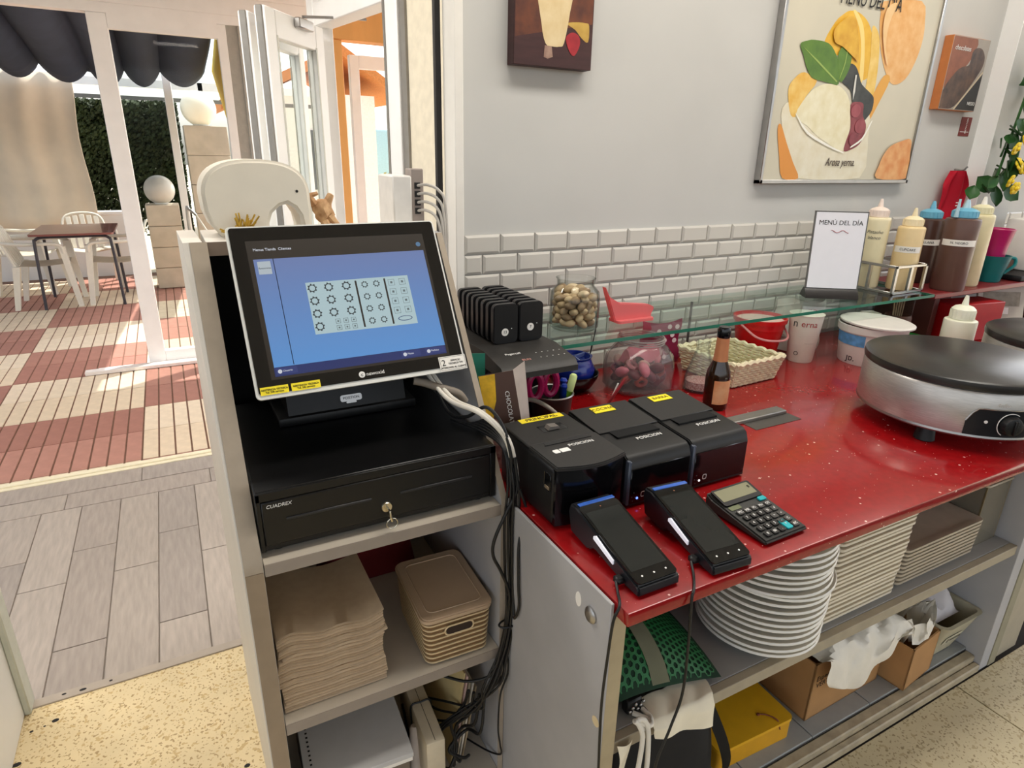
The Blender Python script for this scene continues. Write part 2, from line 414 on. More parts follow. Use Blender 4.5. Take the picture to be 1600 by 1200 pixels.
def leaf(name, label, hx, hy, nx, ny, stile, glassm):
    """glazed door leaf from its hinge (hx,hy) to its free edge (nx,ny)"""
    L_ = math.hypot(nx-hx, ny-hy); a = math.atan2(ny-hy, nx-hx)
    t = thing(name, label, 'door', (hx, hy, 0), a)
    b = BM(); box(b, 0, stile, -.022, .022, .03, 2.09, .004); obj('hinge_stile', b, M_frame, t)
    b = BM(); box(b, L_-stile, L_, -.022, .022, .03, 2.09, .004); obj('lock_stile', b, M_frame, t)
    b = BM(); box(b, stile, L_-stile, -.022, .022, 1.99, 2.09, .003); box(b, stile, L_-stile, -.022, .022, .03, .2, .003); obj('rail', b, M_frame, t)
    b = BM(); box(b, stile, L_-stile, -.004, .004, .2, 1.99); obj('pane', b, glassm, t)
    b = BM(); box(b, L_-.002, L_+.007, -.012, .014, .03, 2.09, .002); obj('edge_gasket', b, M_gasket, t)
    b = BM()
    for yy in (-.0235, .0225): box(b, stile-.004, stile+.008, yy, yy+.001, .19, 2.0); box(b, L_-stile-.008, L_-stile+.004, yy, yy+.001, .19, 2.0)
    obj('glazing_bead', b, mat('pale_bead', (206, 206, 196), .5), t)
    return t
M_dglass = glassmat('door_glass', (252, 254, 253), ior=1.18)
l1 = leaf('glazed_door', 'open glazed door leaf with a closer arm, hinged on the side doorway', .711, 3.217, .413, 2.845, .075, M_dglass)
l2 = leaf('glazed_door', 'second open glazed door leaf, narrow edge-on behind the first', .66, 3.42, .372, 2.99, .06, M_dglass)
b = BM(); tube(b, [(.20, .03, 2.098), (.10, .16, 2.11), (.03, .24, 2.115)], .006, 6, 0); obj('closer_arm', b, M_alu, l1)
b = BM(); box(b, .14, .26, .0225, .05, 2.05, 2.088, .004); obj('closer_body', b, M_alu, l1)

# ------------------------------------------------------------------ terrace front: frame, pane, header
b = BM(); box(b, -3.2, 1.9, 5.37, 5.47, 2.39, 2.95); box(b, -3.2, 1.9, 5.36, 5.375, 2.45, 2.47); box(b, -3.2, 1.9, 5.36, 5.375, 2.56, 2.575)
struct('trim_5', b, M_frame, 'cream header beam across the terrace front')
b = BM(); box(b, -3.2, 1.9, 3.2, 5.5, 2.95, 3.02)
struct('ceiling_sun_blocker', b, M_frame, 'unseen roof panel added between the bar and the awning to keep the sun off')  # out of view, added to block sun from the terrace floor
b = BM(); box(b, -.285, -.17, 5.37, 5.43, 0, 2.39, .004); box(b, .485, .545, 5.37, 5.43, 0, 2.39, .004); box(b, -.17, .49, 5.37, 5.43, 2.30, 2.39); box(b, -.17, .49, 5.37, 5.43, 0, .1, .003)
w1 = struct('window_1', b, M_frame, 'white sliding glass panel of the terrace front')
b = BM(); box(b, -.17, .485, 5.397, 5.403, .1, 2.3); obj('pane', b, glassmat('terrace_glass', (244, 246, 244), ior=1.25), w1)
b = BM(); box(b, -.70, .55, 5.26, 5.33, 0, .028, .004); box(b, -.62, .55, 5.33, 5.37, 0, .02, .003); obj('floor_rail', b, mat('rail_white', (236, 228, 222), .4), w1)
b = BM(); box(b, .62, .70, 5.37, 5.43, 0, 2.39, .004); box(b, .545, .62, 5.385, 5.41, 0, 2.39)
struct('window_2', b, mat('grey_frame', (170, 168, 160), .4), 'grey folded frame beside the glass panel')

# ------------------------------------------------------------------ terrace surroundings
b = BM(); box(b, -5, -.35, 9.63, 9.78, -.05, .76); box(b, -5, -.35, 9.60, 9.81, .76, .80, .005)
struct('wall_terrace', b, mat('white_render', (226, 224, 220), .8, var=.03, scale=4), 'low white wall at the back of the terrace')
cus = [-3.35, -2.9, -2.44, -1.93, -1.44, -1.02, -.56, -.21, .157, .64]
def aw(u, v):
    x = cus[0]+(cus[-1]-cus[0])*u
    for a_, b_ in zip(cus, cus[1:]):
        if a_ <= x <= b_+1e-6:
            s = (x-a_)/(b_-a_); sag = max(0., math.sin(PI*min(1, max(0, s))))**.8; break
    y = 5.5+3.8*v; zt = 2.98-.56*v
    return (x*(1+.0*v), y, zt-.17*sag-.02*math.sin(9*v+3*x))
b = BM(); grid(b, 108, 14, aw)
t = tag(obj('awning', b, mat('charcoal_canvas', (50, 60, 80), .85, var=.12, scale=5, bump=.1), ang=60), 'dark blue-grey pleated awning hanging in scallops over the terrace', 'awning')
so_ = t.modifiers.new('solid', 'SOLIDIFY'); so_.thickness = .006
def cur(u, v):
    x = -2.6+1.82*u; return (x+.02*math.sin(8*v), 9.50+.035*math.sin(u*15+1.2*math.sin(3*v))+.012*math.sin(u*41), .60+1.75*v)
b = BM(); grid(b, 90, 10, cur)
t = tag(obj('curtain', b, mat('beige_canvas', (232, 218, 194), .9, var=.08, scale=3, bump=.1), ang=60), 'beige canvas curtain hanging at the back of the terrace', 'curtain')
t.modifiers.new('solid', 'SOLIDIFY').thickness = .004
b = BM(); grid(b, 8, 4, lambda u, v: (.672+.12*u+.06*v, 7.4+1.9*v, 2.70-.62*u-.24*v))
t = tag(obj('yellow_awning_edge', b, mat('yellow_canvas', (238, 196, 60), .8), ang=60), 'strip of yellow awning at the end of the dark canopy', 'awning'); t.modifiers.new('solid', 'SOLIDIFY').thickness = .006
# hedge: loose leaf mass
b = BM(); rnd = random.Random(3)
for i in range(44000):
    x = rnd.uniform(-2.2, .30); z = rnd.betavariate(1.7, 1.0)*1.74+.40
    if z > 2.12: continue
    y = 10.05+rnd.uniform(0, .35); s = rnd.uniform(.022, .042)
    n = Vector((rnd.gauss(0, .6), rnd.gauss(-.7, .4), rnd.gauss(.2, .6))).normalized(); a = n.orthogonal().normalized(); c = n.cross(a)
    p = Vector((x, y, z)); q = [p+a*s, p+c*s*.5, p-a*s, p-c*s*.5]
    b.faces.new([b.verts.new(v) for v in q])
h = obj('hedge', b, mat('hedge_leaf', (44, 58, 24), .7, var=.35, scale=3), smooth=False)
tag(h, 'tall dark green clipped hedge behind the terrace', 'hedge', kind='stuff')
b = BM()
for i in range(11): tube(b, [(-2.1+i*.24, 10.22, 0), (-2.1+i*.24+rnd.uniform(-.05, .05), 10.22, 1.9)], .02, 6, 2)
obj('trunk', b, mat('hedge_wood', (60, 48, 36), .9), h)
# pergola rails beyond
t = thing('pergola_frame', 'white metal pergola frame above the hedge', 'pergola', (0, 0, 0))
b = BM(); box(b, -3, 2.2, 10.6, 10.68, 2.32, 2.42); obj('beam', b, M_frame, t)
b = BM(); box(b, -3, 2.2, 10.6, 10.64, 2.16, 2.21); obj('rail', b, mat('grey_rail', (120, 118, 112), .5), t)
for x in (-.42, .62): 
    b = BM(); box(b, x, x+.06, 10.6, 10.68, -.05, 2.42); obj('post', b, M_frame, t)
b = BM(); box(b, .17, .26, 9.45, 9.53, 0, 2.6, .004); tag(obj('awning_post', b, M_frame), 'white post holding the dark awning', 'post')
# stone gate posts with globe lamps
M_stone = mat('beige_stone', (206, 192, 172), .8, var=.08, scale=8, bump=.05)
def pedestal(lbl, x0_, x1_, y0_, y1_, ztop, n):
    t = thing('stone_pedestal', lbl, 'pedestal', ((x0_+x1_)/2, (y0_+y1_)/2, 0)); hw, hd = (x1_-x0_)/2, (y1_-y0_)/2
    for i in range(n):
        b = BM(); box(b, -hw, hw, -hd, hd, ztop*i/n+.004, ztop*(i+1)/n, .006); obj('block', b, M_stone, t)
    return t
pedestal('stacked stone pedestal under the shaded globe lamp', -.215, .13, 8.45, 8.75, .955, 4)
pedestal('tall stone gate post under the sunlit globe lamp', .34, .86, 9.75, 10.1, 1.845, 5)
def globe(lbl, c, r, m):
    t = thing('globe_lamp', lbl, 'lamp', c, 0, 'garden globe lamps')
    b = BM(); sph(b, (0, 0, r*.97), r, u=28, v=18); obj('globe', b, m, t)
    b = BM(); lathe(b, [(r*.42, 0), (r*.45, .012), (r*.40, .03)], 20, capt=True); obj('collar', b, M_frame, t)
globe('round globe lamp on the tall gate post, sunlight put into its colour and glow', (.555, 9.9, 1.847), .215, mat('opal_globe_sunlit', (252, 246, 226), .35, var=.01, emit=(255, 244, 214), es=.2))  # lamp is off; weak glow and pale colour stand for sunlight
globe('round globe lamp on the stacked pedestal, shade put into its greyer colour', (-.045, 8.6, .957), .160, mat('opal_globe_shaded', (214, 208, 198), .35, var=.01))  # same opal, greyed to carry the shade in its colour
# water jet / tap by the pedestal
t = thing('garden_tap', 'small tap with hose beside the stone pedestal', 'tap', (.20, 8.4, 0))
b = BM(); tube(b, [(0, 0, 0), (0, 0, .86), (.03, -.02, .9), (.09, -.05, .84)], .016, 8); obj('pipe', b, M_alu, t)
b = BM(); tube(b, [(.09, -.05, .84), (.2, -.08, .62), (.3, -.1, .45)], .011, 8); obj('hose', b, M_wcable, t)

# plastic chairs and table on the terrace
M_pl = mat('white_moulded_plastic', (228, 222, 206), .45, var=.02)
def make_chair(label):
    t = thing('plastic_chair', label, 'chair', (0, 0, 0), 0, 'white plastic armchairs round the terrace table')
    b = BM()   # seat, chair faces +x
    grid(b, 10, 10, lambda u, v: (-.21+.43*u, -.22+.44*v, .42+.02*math.cos(PI*(v-.5)*2)*-.6-.015*math.sin(PI*u)+.01*u), .018); obj('seat', b, M_pl, t)
    b = BM()   # backrest rim and slats
    tube(b, [(-.21, -.23, .42), (-.27, -.22, .62), (-.32, -.17, .78), (-.335, 0, .82), (-.32, .17, .78), (-.27, .22, .62), (-.21, .23, .42)], .014, 8, 5); obj('back_rim', b, M_pl, t)
    for i in range(5):
        yy = -.14+.07*i; b = BM(); top = .80-.16*abs(yy)
        M_ = Matrix.Translation((-.205, yy, .425)) @ Matrix.Rotation(R(-17), 4, 'Y'); box(b, -.006, .006, -.024, .024, 0, (top-.425)/math.cos(R(17)), .003, M=M_); obj('back_slat', b, M_pl, t)
    for s in (-1, 1):
        b = BM(); tube(b, [(-.29, s*.22, .66), (-.1, s*.265, .645), (.12, s*.27, .645), (.20, s*.265, .62), (.215, s*.26, .55)], .017, 8, 5); obj('armrest', b, M_pl, t)
        for fx, tx, zt in ((.27, .205, .62), (-.27, -.2, .43)):
            b = BM(); M_ = None; y_ = s*.245
            vs = [(tx-.03, zt), (tx+.03, zt), (fx+.022, 0), (fx-.022, 0)]
            prism(b, vs, y_-.024, y_+.024, 'y'); obj('leg', b, M_pl, t)
    return t
c1 = make_chair('white plastic armchair at the left of the terrace table, nearest the viewer'); c1.location = (-1.2, 8.06, 0)
dup(c1, (-.56, 8.06, 0), PI, 'white plastic armchair at the right of the terrace table, turned to face it')
dup(c1, (-1.45, 8.85, 0), R(-12), 'white plastic armchair behind the left one, only its back showing')
dup(c1, (-.86, 8.95, 0), R(-80), 'white plastic armchair behind the terrace table, seen under the table top')
t = thing('terrace_table', 'square terrace table with a red-brown top and bent dark tube legs', 'table', (-.88, 8.06, 0))
b = BM(); prism(b, rrect(-.36, .36, -.35, .60, .03), .728, .748); obj('table_top', b, mat('redbrown_top', (134, 82, 74), .25, var=.06, coat=.3), t)
M_leg = mat('dark_tube', (58, 56, 62), .4)
for s in (-1, 1):
    for e in (-1, 1):
        b = BM(); tube(b, [(0, s*.3, .715), (e*.24, s*.3, .715), (e*.31, s*.3, .69), (e*.325, s*.305, .62), (e*.345, s*.335, 0)], .014, 8, 4); obj('leg', b, M_leg, t)

# sunlit street beyond the side door
M_or = mat('orange_timber', (230, 168, 98), .6, var=.14, scale=6, stretch=(1, 1, .2))
t = thing('timber_porch', 'orange timber porch frame outside the side door', 'porch', (0, 0, 0))
b = BM(); box(b, 1.02, 3.4, 4.55, 4.68, 2.25, 2.52, .004); obj('beam', b, M_or, t)
b = BM(); box(b, 1.06, 1.15, 4.56, 4.67, 0, 2.25, .004); obj('post', b, M_or, t)
b = BM(); box(b, 2.6, 2.7, 4.56, 4.67, 0, 2.25, .004); obj('post', b, M_or, t)
for i in range(4):
    b = BM(); box(b, 1.1+.55*i, 1.18+.55*i, 3.6, 4.6, 2.5, 2.62, .003); obj('rafter', b, M_or, t)
b = BM(); box(b, 1.36, 1.43, 5.2, 5.26, 0, 2.25, .003); box(b, 2.1, 2.17, 5.2, 5.26, 0, 2.25, .003); box(b, 1.43, 2.1, 5.2, 5.26, 2.16, 2.25); box(b, 1.43, 2.1, 5.2, 5.26, 0, .5)
t = thing('porch_screen', 'white framed glass screen beyond the porch', 'screen', (0, 0, 0)); obj('frame', b, M_frame, t)
b = BM(); box(b, 1.43, 2.1, 5.225, 5.232, .5, 2.16); obj('pane', b, M_dglass, t)
t = thing('street_house', 'house with an orange pitched roof across the street', 'house', (0, 0, 0))
b = BM(); box(b, 1.9, 3.6, 12.2, 16, -.1, 2.5); obj('wall', b, mat('house_wall', (240, 236, 226), .8), t)
b = BM(); prism(b, [(1.0, 2.3), (3.0, 3.25), (4.1, 2.55), (4.1, 2.42), (3.0, 3.08), (1.0, 2.15)], 11.9, 16.2, 'y'); obj('roof', b, mat('orange_roof', (206, 130, 70), .8, var=.15), t)
b = BM(); box(b, 2.3, 2.8, 12.17, 12.22, .9, 1.9); obj('window', b, mat('house_window', (96, 100, 100), .2), t)
t = thing('delivery_van', 'pale blue van body parked across the street', 'van', (6.0, 17.5, -.05))
b = BM(); box(b, -1.6, 1.8, 0, 1.8, .75, 2.2, .12, 3); obj('body', b, mat('pale_blue_paint', (176, 206, 216), .3), t)
b = BM(); box(b, -1.6, 1.8, -.01, 1.81, .42, .78, .03); obj('lower_body', b, mat('grey_sill', (110, 116, 116), .5), t)
for x in (-1.0, 1.2):
    b = BM(); lathe(b, [(.34, -.1), (.36, 0), (.34, .1)], 20, Matrix.Translation((x, .1, .34)) @ Matrix.Rotation(PI/2, 4, 'X'), capt=True); obj('wheel', b, M_blk, t)
b = BM()
for i in range(5000):
    x = rnd.uniform(3.75, 8.5); z = rnd.uniform(-.05, 1.15)+.12*math.sin(x*3); y = 13.2+rnd.uniform(0, .4); s = rnd.uniform(.03, .06)
    n = Vector((rnd.gauss(0, .6), rnd.gauss(-.7, .4), rnd.gauss(.3, .6))).normalized(); a = n.orthogonal().normalized(); c = n.cross(a); p = Vector((x, y, z))
    b.faces.new([b.verts.new(v) for v in (p+a*s, p+c*s*.6, p-a*s, p-c*s*.6)])
tag(obj('street_hedge', b, mat('pale_hedge', (176, 172, 120), .7, var=.3, scale=2), smooth=False), 'low sunlit olive hedge across the street', 'hedge', kind='stuff')
b = BM(); box(b, 3.7, 8.5, 12.4, 12.5, -.05, .62); tag(obj('garden_wall', b, M_white), 'low white garden wall in front of the street hedge', 'wall')
# ------------------------------------------------------------------ counter
ctr = thing('counter', 'long low counter with grey shelves under a red worktop', 'counter', (0, 0, .295))
Zc = -.295
def cpart(name, m, *boxes, bev=.001):
    b = BM()
    for q in boxes: box(b, q[0], q[1], q[2], q[3], q[4]+Zc, q[5]+Zc, bev)
    return obj(name, b, m, ctr)
ep = cpart('end_panel', M_grey, (.4785, .4845, .579, 1.36, .2955, .983))
cpart('front_post', mat('beige_edge', (176, 160, 128), .6), (.4848, .512, .581, .62, .2955, .960))
cpart('inner_panel', M_grey, (.4848, .512, .6205, 1.36, .2955, .960))
shp = cpart('shelf', mat('grey_shelf', (150, 148, 144), .6, var=.05, scale=10), (.5125, 1.756, .605, 1.36, .668, .690))
cpart('shelf_edge', mat('shelf_edge_beige', (162, 150, 128), .6), (.5125, 1.756, .588, .6045, .663, .6895))
cpart('end_panel', M_grey, (1.757, 1.80, .582, 1.36, .2955, .960))
cpart('end_frame', mat('olive_grey_edge', (146, 140, 118), .6), (1.8005, 1.835, .580, 1.36, .2955, .960))
cpart('cabinet_side', mat('warm_grey_steel', (168, 158, 138), .4), (1.84, 1.96, .588, 1.36, .2955, .960))
cpart('back_panel', mat('dark_back', (92, 88, 84), .8), (.4848, 1.96, 1.361, 1.375, .2955, .960))
base = cpart('base', mat('base_joint', (70, 66, 60), .9), (.5125, 1.756, .622, 1.36, .2955, .338))
for i in range(6):
    for j in range(3):
        x = .5135+i*.2072; y = .6225+j*.246
        b = BM(); box(b, x, x+.2045, y, y+.2435, .338+Zc, .344+Zc, .0008); obj('base_tile', b, mat('grey_base_tile', (150, 152, 150), .35, var=.05), base)
cpart('plinth_rail', mat('dirty_rail', (168, 154, 128), .5, var=.18, scale=30, bump=.1), (.5125, 1.756, .597, .6215, .2955, .336), (.5125, 1.756, .580, .5965, .2955, .318), bev=.003)
b = BM(); lathe(b, [(.0135, 0), (.0135, .003), (.010, .006), (.004, .0065)], 20, Matrix.Translation((.4785, .623, .933+Zc)) @ Matrix.Rotation(-PI/2, 4, 'Y'), capt=True); obj('screw_cap', b, M_alu, ep)
b = BM(); lathe(b, [(.011, 0), (.011, .0004)], 18, Matrix.Translation((.4784, .659, .936+Zc)) @ Matrix.Rotation(-PI/2, 4, 'Y') @ Matrix.Diagonal((1.2, .7, 1, 1)), capt=True); obj('glue_mark', b, M_white, ep)
b = BM(); lathe(b, [(.009, 0), (.009, .0006)], 18, Matrix.Translation((.4784, .592, .751+Zc)) @ Matrix.Rotation(-PI/2, 4, 'Y'), capt=True); obj('screw_cover', b, mat('cream_cover', (226, 206, 164), .5), ep)
b = BM(); box(b, .4875, 3.4, .551, 1.36, .9605, .984, .0022, 2); box(b, .4875, 3.4, .551, .5525, .9605, .984)
b.free(); b = BM(); box(b, .4875, 3.4, .551, 1.4595, .9605, .984, .0022, 2)
tag(obj('worktop', b, M_red), 'glossy red quartz worktop with pale specks', 'worktop')
b = BM(); box(b, 1.15, 1.305, .925, .985, .9842, .9853); t = thing('steel_rail', 'flat steel rail lying on the red worktop beside the printers', 'rail', (0, 0, 0)); obj('flange', b, mat('dull_steel', (112, 108, 104), .4, metal=.8), t)
b = BM(); box(b, 1.10, 1.30, .965, .998, .9845, .994, .002); obj('channel', b, M_alu, t)

# ------------------------------------------------------------------ till cabinet
cab = thing('till_cabinet', 'narrow open grey cabinet holding the cash drawer and napkins', 'cabinet', (.24, .9, .295))
def C_(b): 
    for v in b.verts: v.co -= Vector((.24, .9, .295))
    return b
side = [(.9, .295), (1.39, .295), (1.39, 1.433), (1.20, 1.433), (.9, .985)]
b = BM(); prism(b, side, 0, .0295, 'x'); 
Ml = Matrix.Translation((.0225, .9, 0)) @ Matrix.Rotation(R(1.5), 4, 'Z') @ Matrix.Translation((0, -.9, 0))
for v in b.verts: v.co = Ml @ v.co
lp = obj('side_panel', C_(b), mat('pale_melamine', (214, 208, 198), .5, var=.03, scale=6), cab)
b = BM(); prism(b, [(.8985, .296), (.8998, .296), (.8998, .965), (.8985, .965)], .0245, .0515, 'x'); obj('lower_edging', C_(b), mat('edge_tan_dark', (150, 132, 110), .6), lp)
b = BM(); prism(b, [(.8985, .966), (.8998, .966), (.8998, .985), (1.1998, 1.432), (1.1985, 1.4332), (.8985, .9855)], .0245, .0515, 'x'); obj('upper_edging', C_(b), mat('edge_tan', (168, 154, 136), .6), lp)
b = BM(); prism(b, side, .466, .4772, 'x'); rp_ = obj('side_panel', C_(b), M_grey, cab)
b = BM(); prism(b, [(.8985, .296), (.8998, .296), (.8998, .985), (1.1998, 1.432), (1.1985, 1.4332), (.8985, .9855)], .4655, .4772, 'x'); obj('edging', C_(b), mat('edge_tan', (168, 154, 136), .6), rp_)
b = BM(); box(b, .050, .4655, 1.2005, 1.385, 1.409, 1.433, .001); tp = obj('top', C_(b), mat('pale_melamine', (214, 208, 198), .5), cab)
b = BM(); box(b, .052, .4655, 1.1985, 1.2, 1.4095, 1.4325); obj('top_edging', C_(b), mat('edge_grey_brown', (140, 122, 106), .6), tp)
for nm, z0_, z1_ in (('drawer_shelf', .955, .976), ('napkin_shelf', .624, .646), ('bottom_shelf', .297, .315)):
    b = BM(); box(b, .0535, .4655, .9015, 1.372, z0_, z1_, .0008); s_ = obj(nm, C_(b), M_shelf, cab)
    b = BM(); box(b, .0535, .4655, .9, .9014, z0_, z1_); obj('shelf_edging', C_(b), M_grey2, s_)
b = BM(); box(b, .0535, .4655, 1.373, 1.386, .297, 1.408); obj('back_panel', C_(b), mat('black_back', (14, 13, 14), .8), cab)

# cash drawer
dr = thing('cash_drawer', 'black metal cash drawer with a key in its lock', 'cash drawer', (.259, .92, .976))
b = BM(); box(b, -.205, .204, .004, .40, .008, .114, .003); obj('housing', b, M_blkm, dr)
b = BM(); box(b, -.198, .193, -.0015, .006, .020, .098, .002); f_ = obj('drawer_front', b, M_blkm, dr)
b = BM()
for x0_, x1_ in ((-.205, -.198), (.193, .204)): box(b, x0_, x1_, .0, .005, .010, .113, .001)
box(b, -.205, .204, 0, .005, .0985, .1135, .001); obj('front_surround', b, M_blkm, dr)
b = BM()
for x0_, x1_ in ((-.163, -.027), (.022, .156)): box(b, x0_, x1_, -.0035, -.001, .0605, .0655, .0012)
obj('media_slot', b, mat('slot_black', (40, 40, 42), .35), f_)
b = BM(); lathe(b, [(.0098, 0), (.0098, .003), (.0085, .005), (.003, .005)], 20, Matrix.Translation((-.003, -.0015, .043)) @ Matrix.Rotation(PI/2, 4, 'X'), capt=True); lk = obj('lock', b, mat('nickel', (206, 198, 178), .25, metal=1.), f_)
b = BM(); box(b, -.0045, -.0015, -.026, -.006, .033, .046, .001); tube(b, [(-.003, -.02, .036), (.0, -.02, .028), (.001, -.018, .022)], .0022, 6, 3)
tube(b, [(.001+.0095*math.cos(a), -.018, .018+.0095*math.sin(a)) for a in [2*PI*k/18 for k in range(19)]], .0011, 6, 0); obj('key', b, mat('nickel', (206, 198, 178), .25, metal=1.), f_)
text('brand_mark', 'CUADREX', .0082, M_wink, f_, (-.172, -.0017, .0895), FRONT, shear=.2)
for x, y in ((-.178, .03), (.178, .03), (-.178, .37), (.178, .37)):
    b = BM(); lathe(b, [(.013, 0), (.015, .004), (.015, .0085)], 16, Matrix.Translation((x, y, 0)), capt=True); obj('foot', b, M_blk, dr)

# touch-screen till
pos = thing('touch_screen_till', 'touch screen till on a black stand showing a table plan', 'till', (.262, 1.16, 1.0905))
b = BM(); box(b, -.135, .135, -.004, .20, 0, .018, .004, 2); obj('base_plate', b, M_blk, pos)
b = BM(); prism(b, [(.004, .0185), (.19, .0185), (.16, .17), (.06, .17), (.02, .07)], -.115, .115, 'x'); sb = obj('stand', b, M_blk, pos)
b = BM(); prism(b, rrect(-.021, .021, -.0065, .0065, .004), 0, .003); prism(b, rrect(-.010, .010, -.0105, -.0066, .002), 0, .002)
Mb = Matrix.Translation((.005, .0085, .036)) @ Matrix.Rotation(R(73), 4, 'X')
for v in b.verts: v.co = Mb @ v.co
obj('badge', b, M_alu, sb)
text('badge_text', 'POSITION', .0072, M_ink, sb, (.005, .0052, .037), (R(73), 0, 0))
dW, dH = .3644, .2920
disp = bpy.data.objects.new('display', None)
b = BM(); prism(b, rrect(0, dW, 0, dH, .008), .0, .006, 'y'); 
disp = obj('display', b, mat('silver_bezel', (222, 222, 216), .3, var=.02), pos)
disp.matrix_local = Matrix.Translation(Vector((.082, 1.0, 1.2105))-Vector((.262, 1.16, 1.0905))) @ Matrix.Rotation(R(1.6), 4, 'Z') @ Matrix.Rotation(R(-30.66), 4, 'X')
b = BM(); prism(b, rrect(.012, dW-.012, .012, dH-.012, .008), .0061, .03, 'y'); obj('rear_shell', b, M_blk, disp)
def dpoly(name, poly, m, d0=-.001, d1=-.0005): 
    b = BM(); prism(b, poly, d0, d1, 'y'); return obj(name, b, m, disp, smooth=False)
def drect(name, x0_, x1_, y0_, y1_, m, lv, r=0.):
    d = -.001-.00022*lv
    return dpoly(name, rrect(x0_, x1_, y0_, y1_, r) if r else [(x0_, y0_), (x1_, y0_), (x1_, y1_), (x0_, y1_)], m, d, d+.0002)
def em(name, c, s=.55, rough=.25):
    return mat('screen_'+name, tuple(int(v*.25) for v in c), rough, var=.02, emit=c, es=s)
b = BM(); prism(b, rrect(.0045, dW-.0035, .0075, dH-.003, .005), -.0016, .002, 'y'); obj('front_glass', b, mat('bezel_glass', (26, 25, 24), .06, var=.02), disp)
E0 = 3
drect('lcd_border', .0268, .337, .0290, .2655, em('taupe', (84, 76, 68), .35), E0)
SC = em('blue', (112, 150, 216), .75)
n_ = SC.node_tree; bs = n_.nodes['Principled BSDF']; tc_ = [q for q in n_.nodes if q.type == 'TEX_COORD'][0]
sp_ = n_.nodes.new('ShaderNodeSeparateXYZ'); n_.links.new(tc_.outputs['Object'], sp_.inputs[0]); mr = n_.nodes.new('ShaderNodeMapRange'); mr.inputs[1].default_value = .05; mr.inputs[2].default_value = .234; n_.links.new(sp_.outputs['Z'], mr.inputs[0])
rr_ = n_.nodes.new('ShaderNodeValToRGB'); rr_.color_ramp.elements[0].color = lin((108, 168, 236)); rr_.color_ramp.elements[1].color = lin((126, 144, 196)); n_.links.new(mr.outputs[0], rr_.inputs[0]); n_.links.new(rr_.outputs[0], bs.inputs['Emission Color'])
drect('table_screen', .0342, .332, .0488, .2330, SC, E0+1)
drect('task_bar', .0335, .332, .0335, .0486, em('navy', (62, 72, 130), .6), E0+1)
drect('divider', .0646, .0658, .0500, .2330, em('line', (30, 40, 70), .5), E0+2)
drect('room_button', .0393, .0600, .2066, .2289, em('button', (206, 218, 226), .7), E0+2, .001)
PLN = em('plan', (196, 222, 228), .75); DK = em('planline', (84, 92, 96), .5); WL = em('planwall', (74, 70, 66), .5); WH = em('white', (226, 230, 240), .8)
drect('floor_plan', .1088, .2902, .0954, .1868, PLN, E0+2)
for x in (.1938, .2458): drect('plan_wall', x-.0016, x+.0016, .0990, .1838, WL, E0+3)
def ring(x, y, r):
    b = BM(); out = [(x+r*math.cos(2*PI*k/20), y+r*math.sin(2*PI*k/20)) for k in range(20)]; d = -.001-.00022*(E0+3)
    A = [b.verts.new((p[0], d, p[1])) for p in out]; B = [b.verts.new((x+(p[0]-x)*.74, d, y+(p[1]-y)*.74)) for p in out]
    for k in range(20): b.faces.new((A[k], A[(k+1) % 20], B[(k+1) % 20], B[k]))
    for k in range(8):
        a = 2*PI*k/8+.2; cx, cy = x+r*1.06*math.cos(a), y+r*1.06*math.sin(a); s = r*.17
        b.faces.new([b.verts.new((cx+dx*s, d, cy+dy*s)) for dx, dy in ((-1, -1), (1, -1), (1, 1), (-1, 1))])
    obj('table_icon', b, DK, disp, smooth=False)
for x in (.1186, .1462, .1764):
    for j in range(4):
        if x > .12 and j == 3: continue
        ring(x, .1762-.0226*j, .0066)
for x in (.2088, .2300):
    for j in range(4): ring(x, .1756-.0222*j, .0051)
def frame(x, y, s, m=DK, t_=.0007):
    b = BM(); d = -.001-.00022*(E0+3)
    A = [b.verts.new((x+dx*s, d, y+dy*s)) for dx, dy in ((-1, -1), (1, -1), (1, 1), (-1, 1))]; B = [b.verts.new((x+dx*(s-t_), d, y+dy*(s-t_))) for dx, dy in ((-1, -1), (1, -1), (1, 1), (-1, 1))]
    for k in range(4): b.faces.new((A[k], A[(k+1) % 4], B[(k+1) % 4], B[k]))
    s *= .35; b.faces.new([b.verts.new((x+dx*s, d, y+dy*s)) for dx, dy in ((-1, -1), (1, -1), (1, 1), (-1, 1))])
    obj('stool_icon', b, m, disp, smooth=False)
DK2 = em('planpale', (128, 142, 144), .6)
for x in (.2576, .2778):
    for j in range(4): frame(x, .1756-.0175*j, .0058, DK2, .0006)
for x in (.1502, .1636, .1770):
    for y in (.1145, .1030): frame(x, y, .0042, DK2)
b = BM(); d = -.001-.00022*(E0+3); prism(b, [(.2690+.0135*math.cos(2*PI*k/24), .1072+.0046*math.sin(2*PI*k/24)) for k in range(24)], d, d+.0002, 'y'); obj('logo_oval', b, em('ovalblue', (86, 104, 150), .6), disp, smooth=False)
b = BM(); d -= .00022; prism(b, [(.2690+.0118*math.cos(2*PI*k/24), .1072+.0034*math.sin(2*PI*k/24)) for k in range(24)], d, d+.0002, 'y'); obj('logo_oval_inner', b, PLN, disp, smooth=False)
text('screen_title', 'Menus Tienda  Clientes', .0064, WH, disp, (.0365, -.0021, .2495), FRONT, align='LEFT')
text('room_text', 'Restaurante', .0040, DK, disp, (.0497, -.0023, .2170), FRONT)
b = BM(); d = -.0021; prism(b, [(.3245+.0045*math.cos(2*PI*k/20), .2450+.0045*math.sin(2*PI*k/20)) for k in range(20)], d, d+.0002, 'y'); obj('sync_icon', b, em('iconblue', (110, 150, 190), .6), disp, smooth=False)
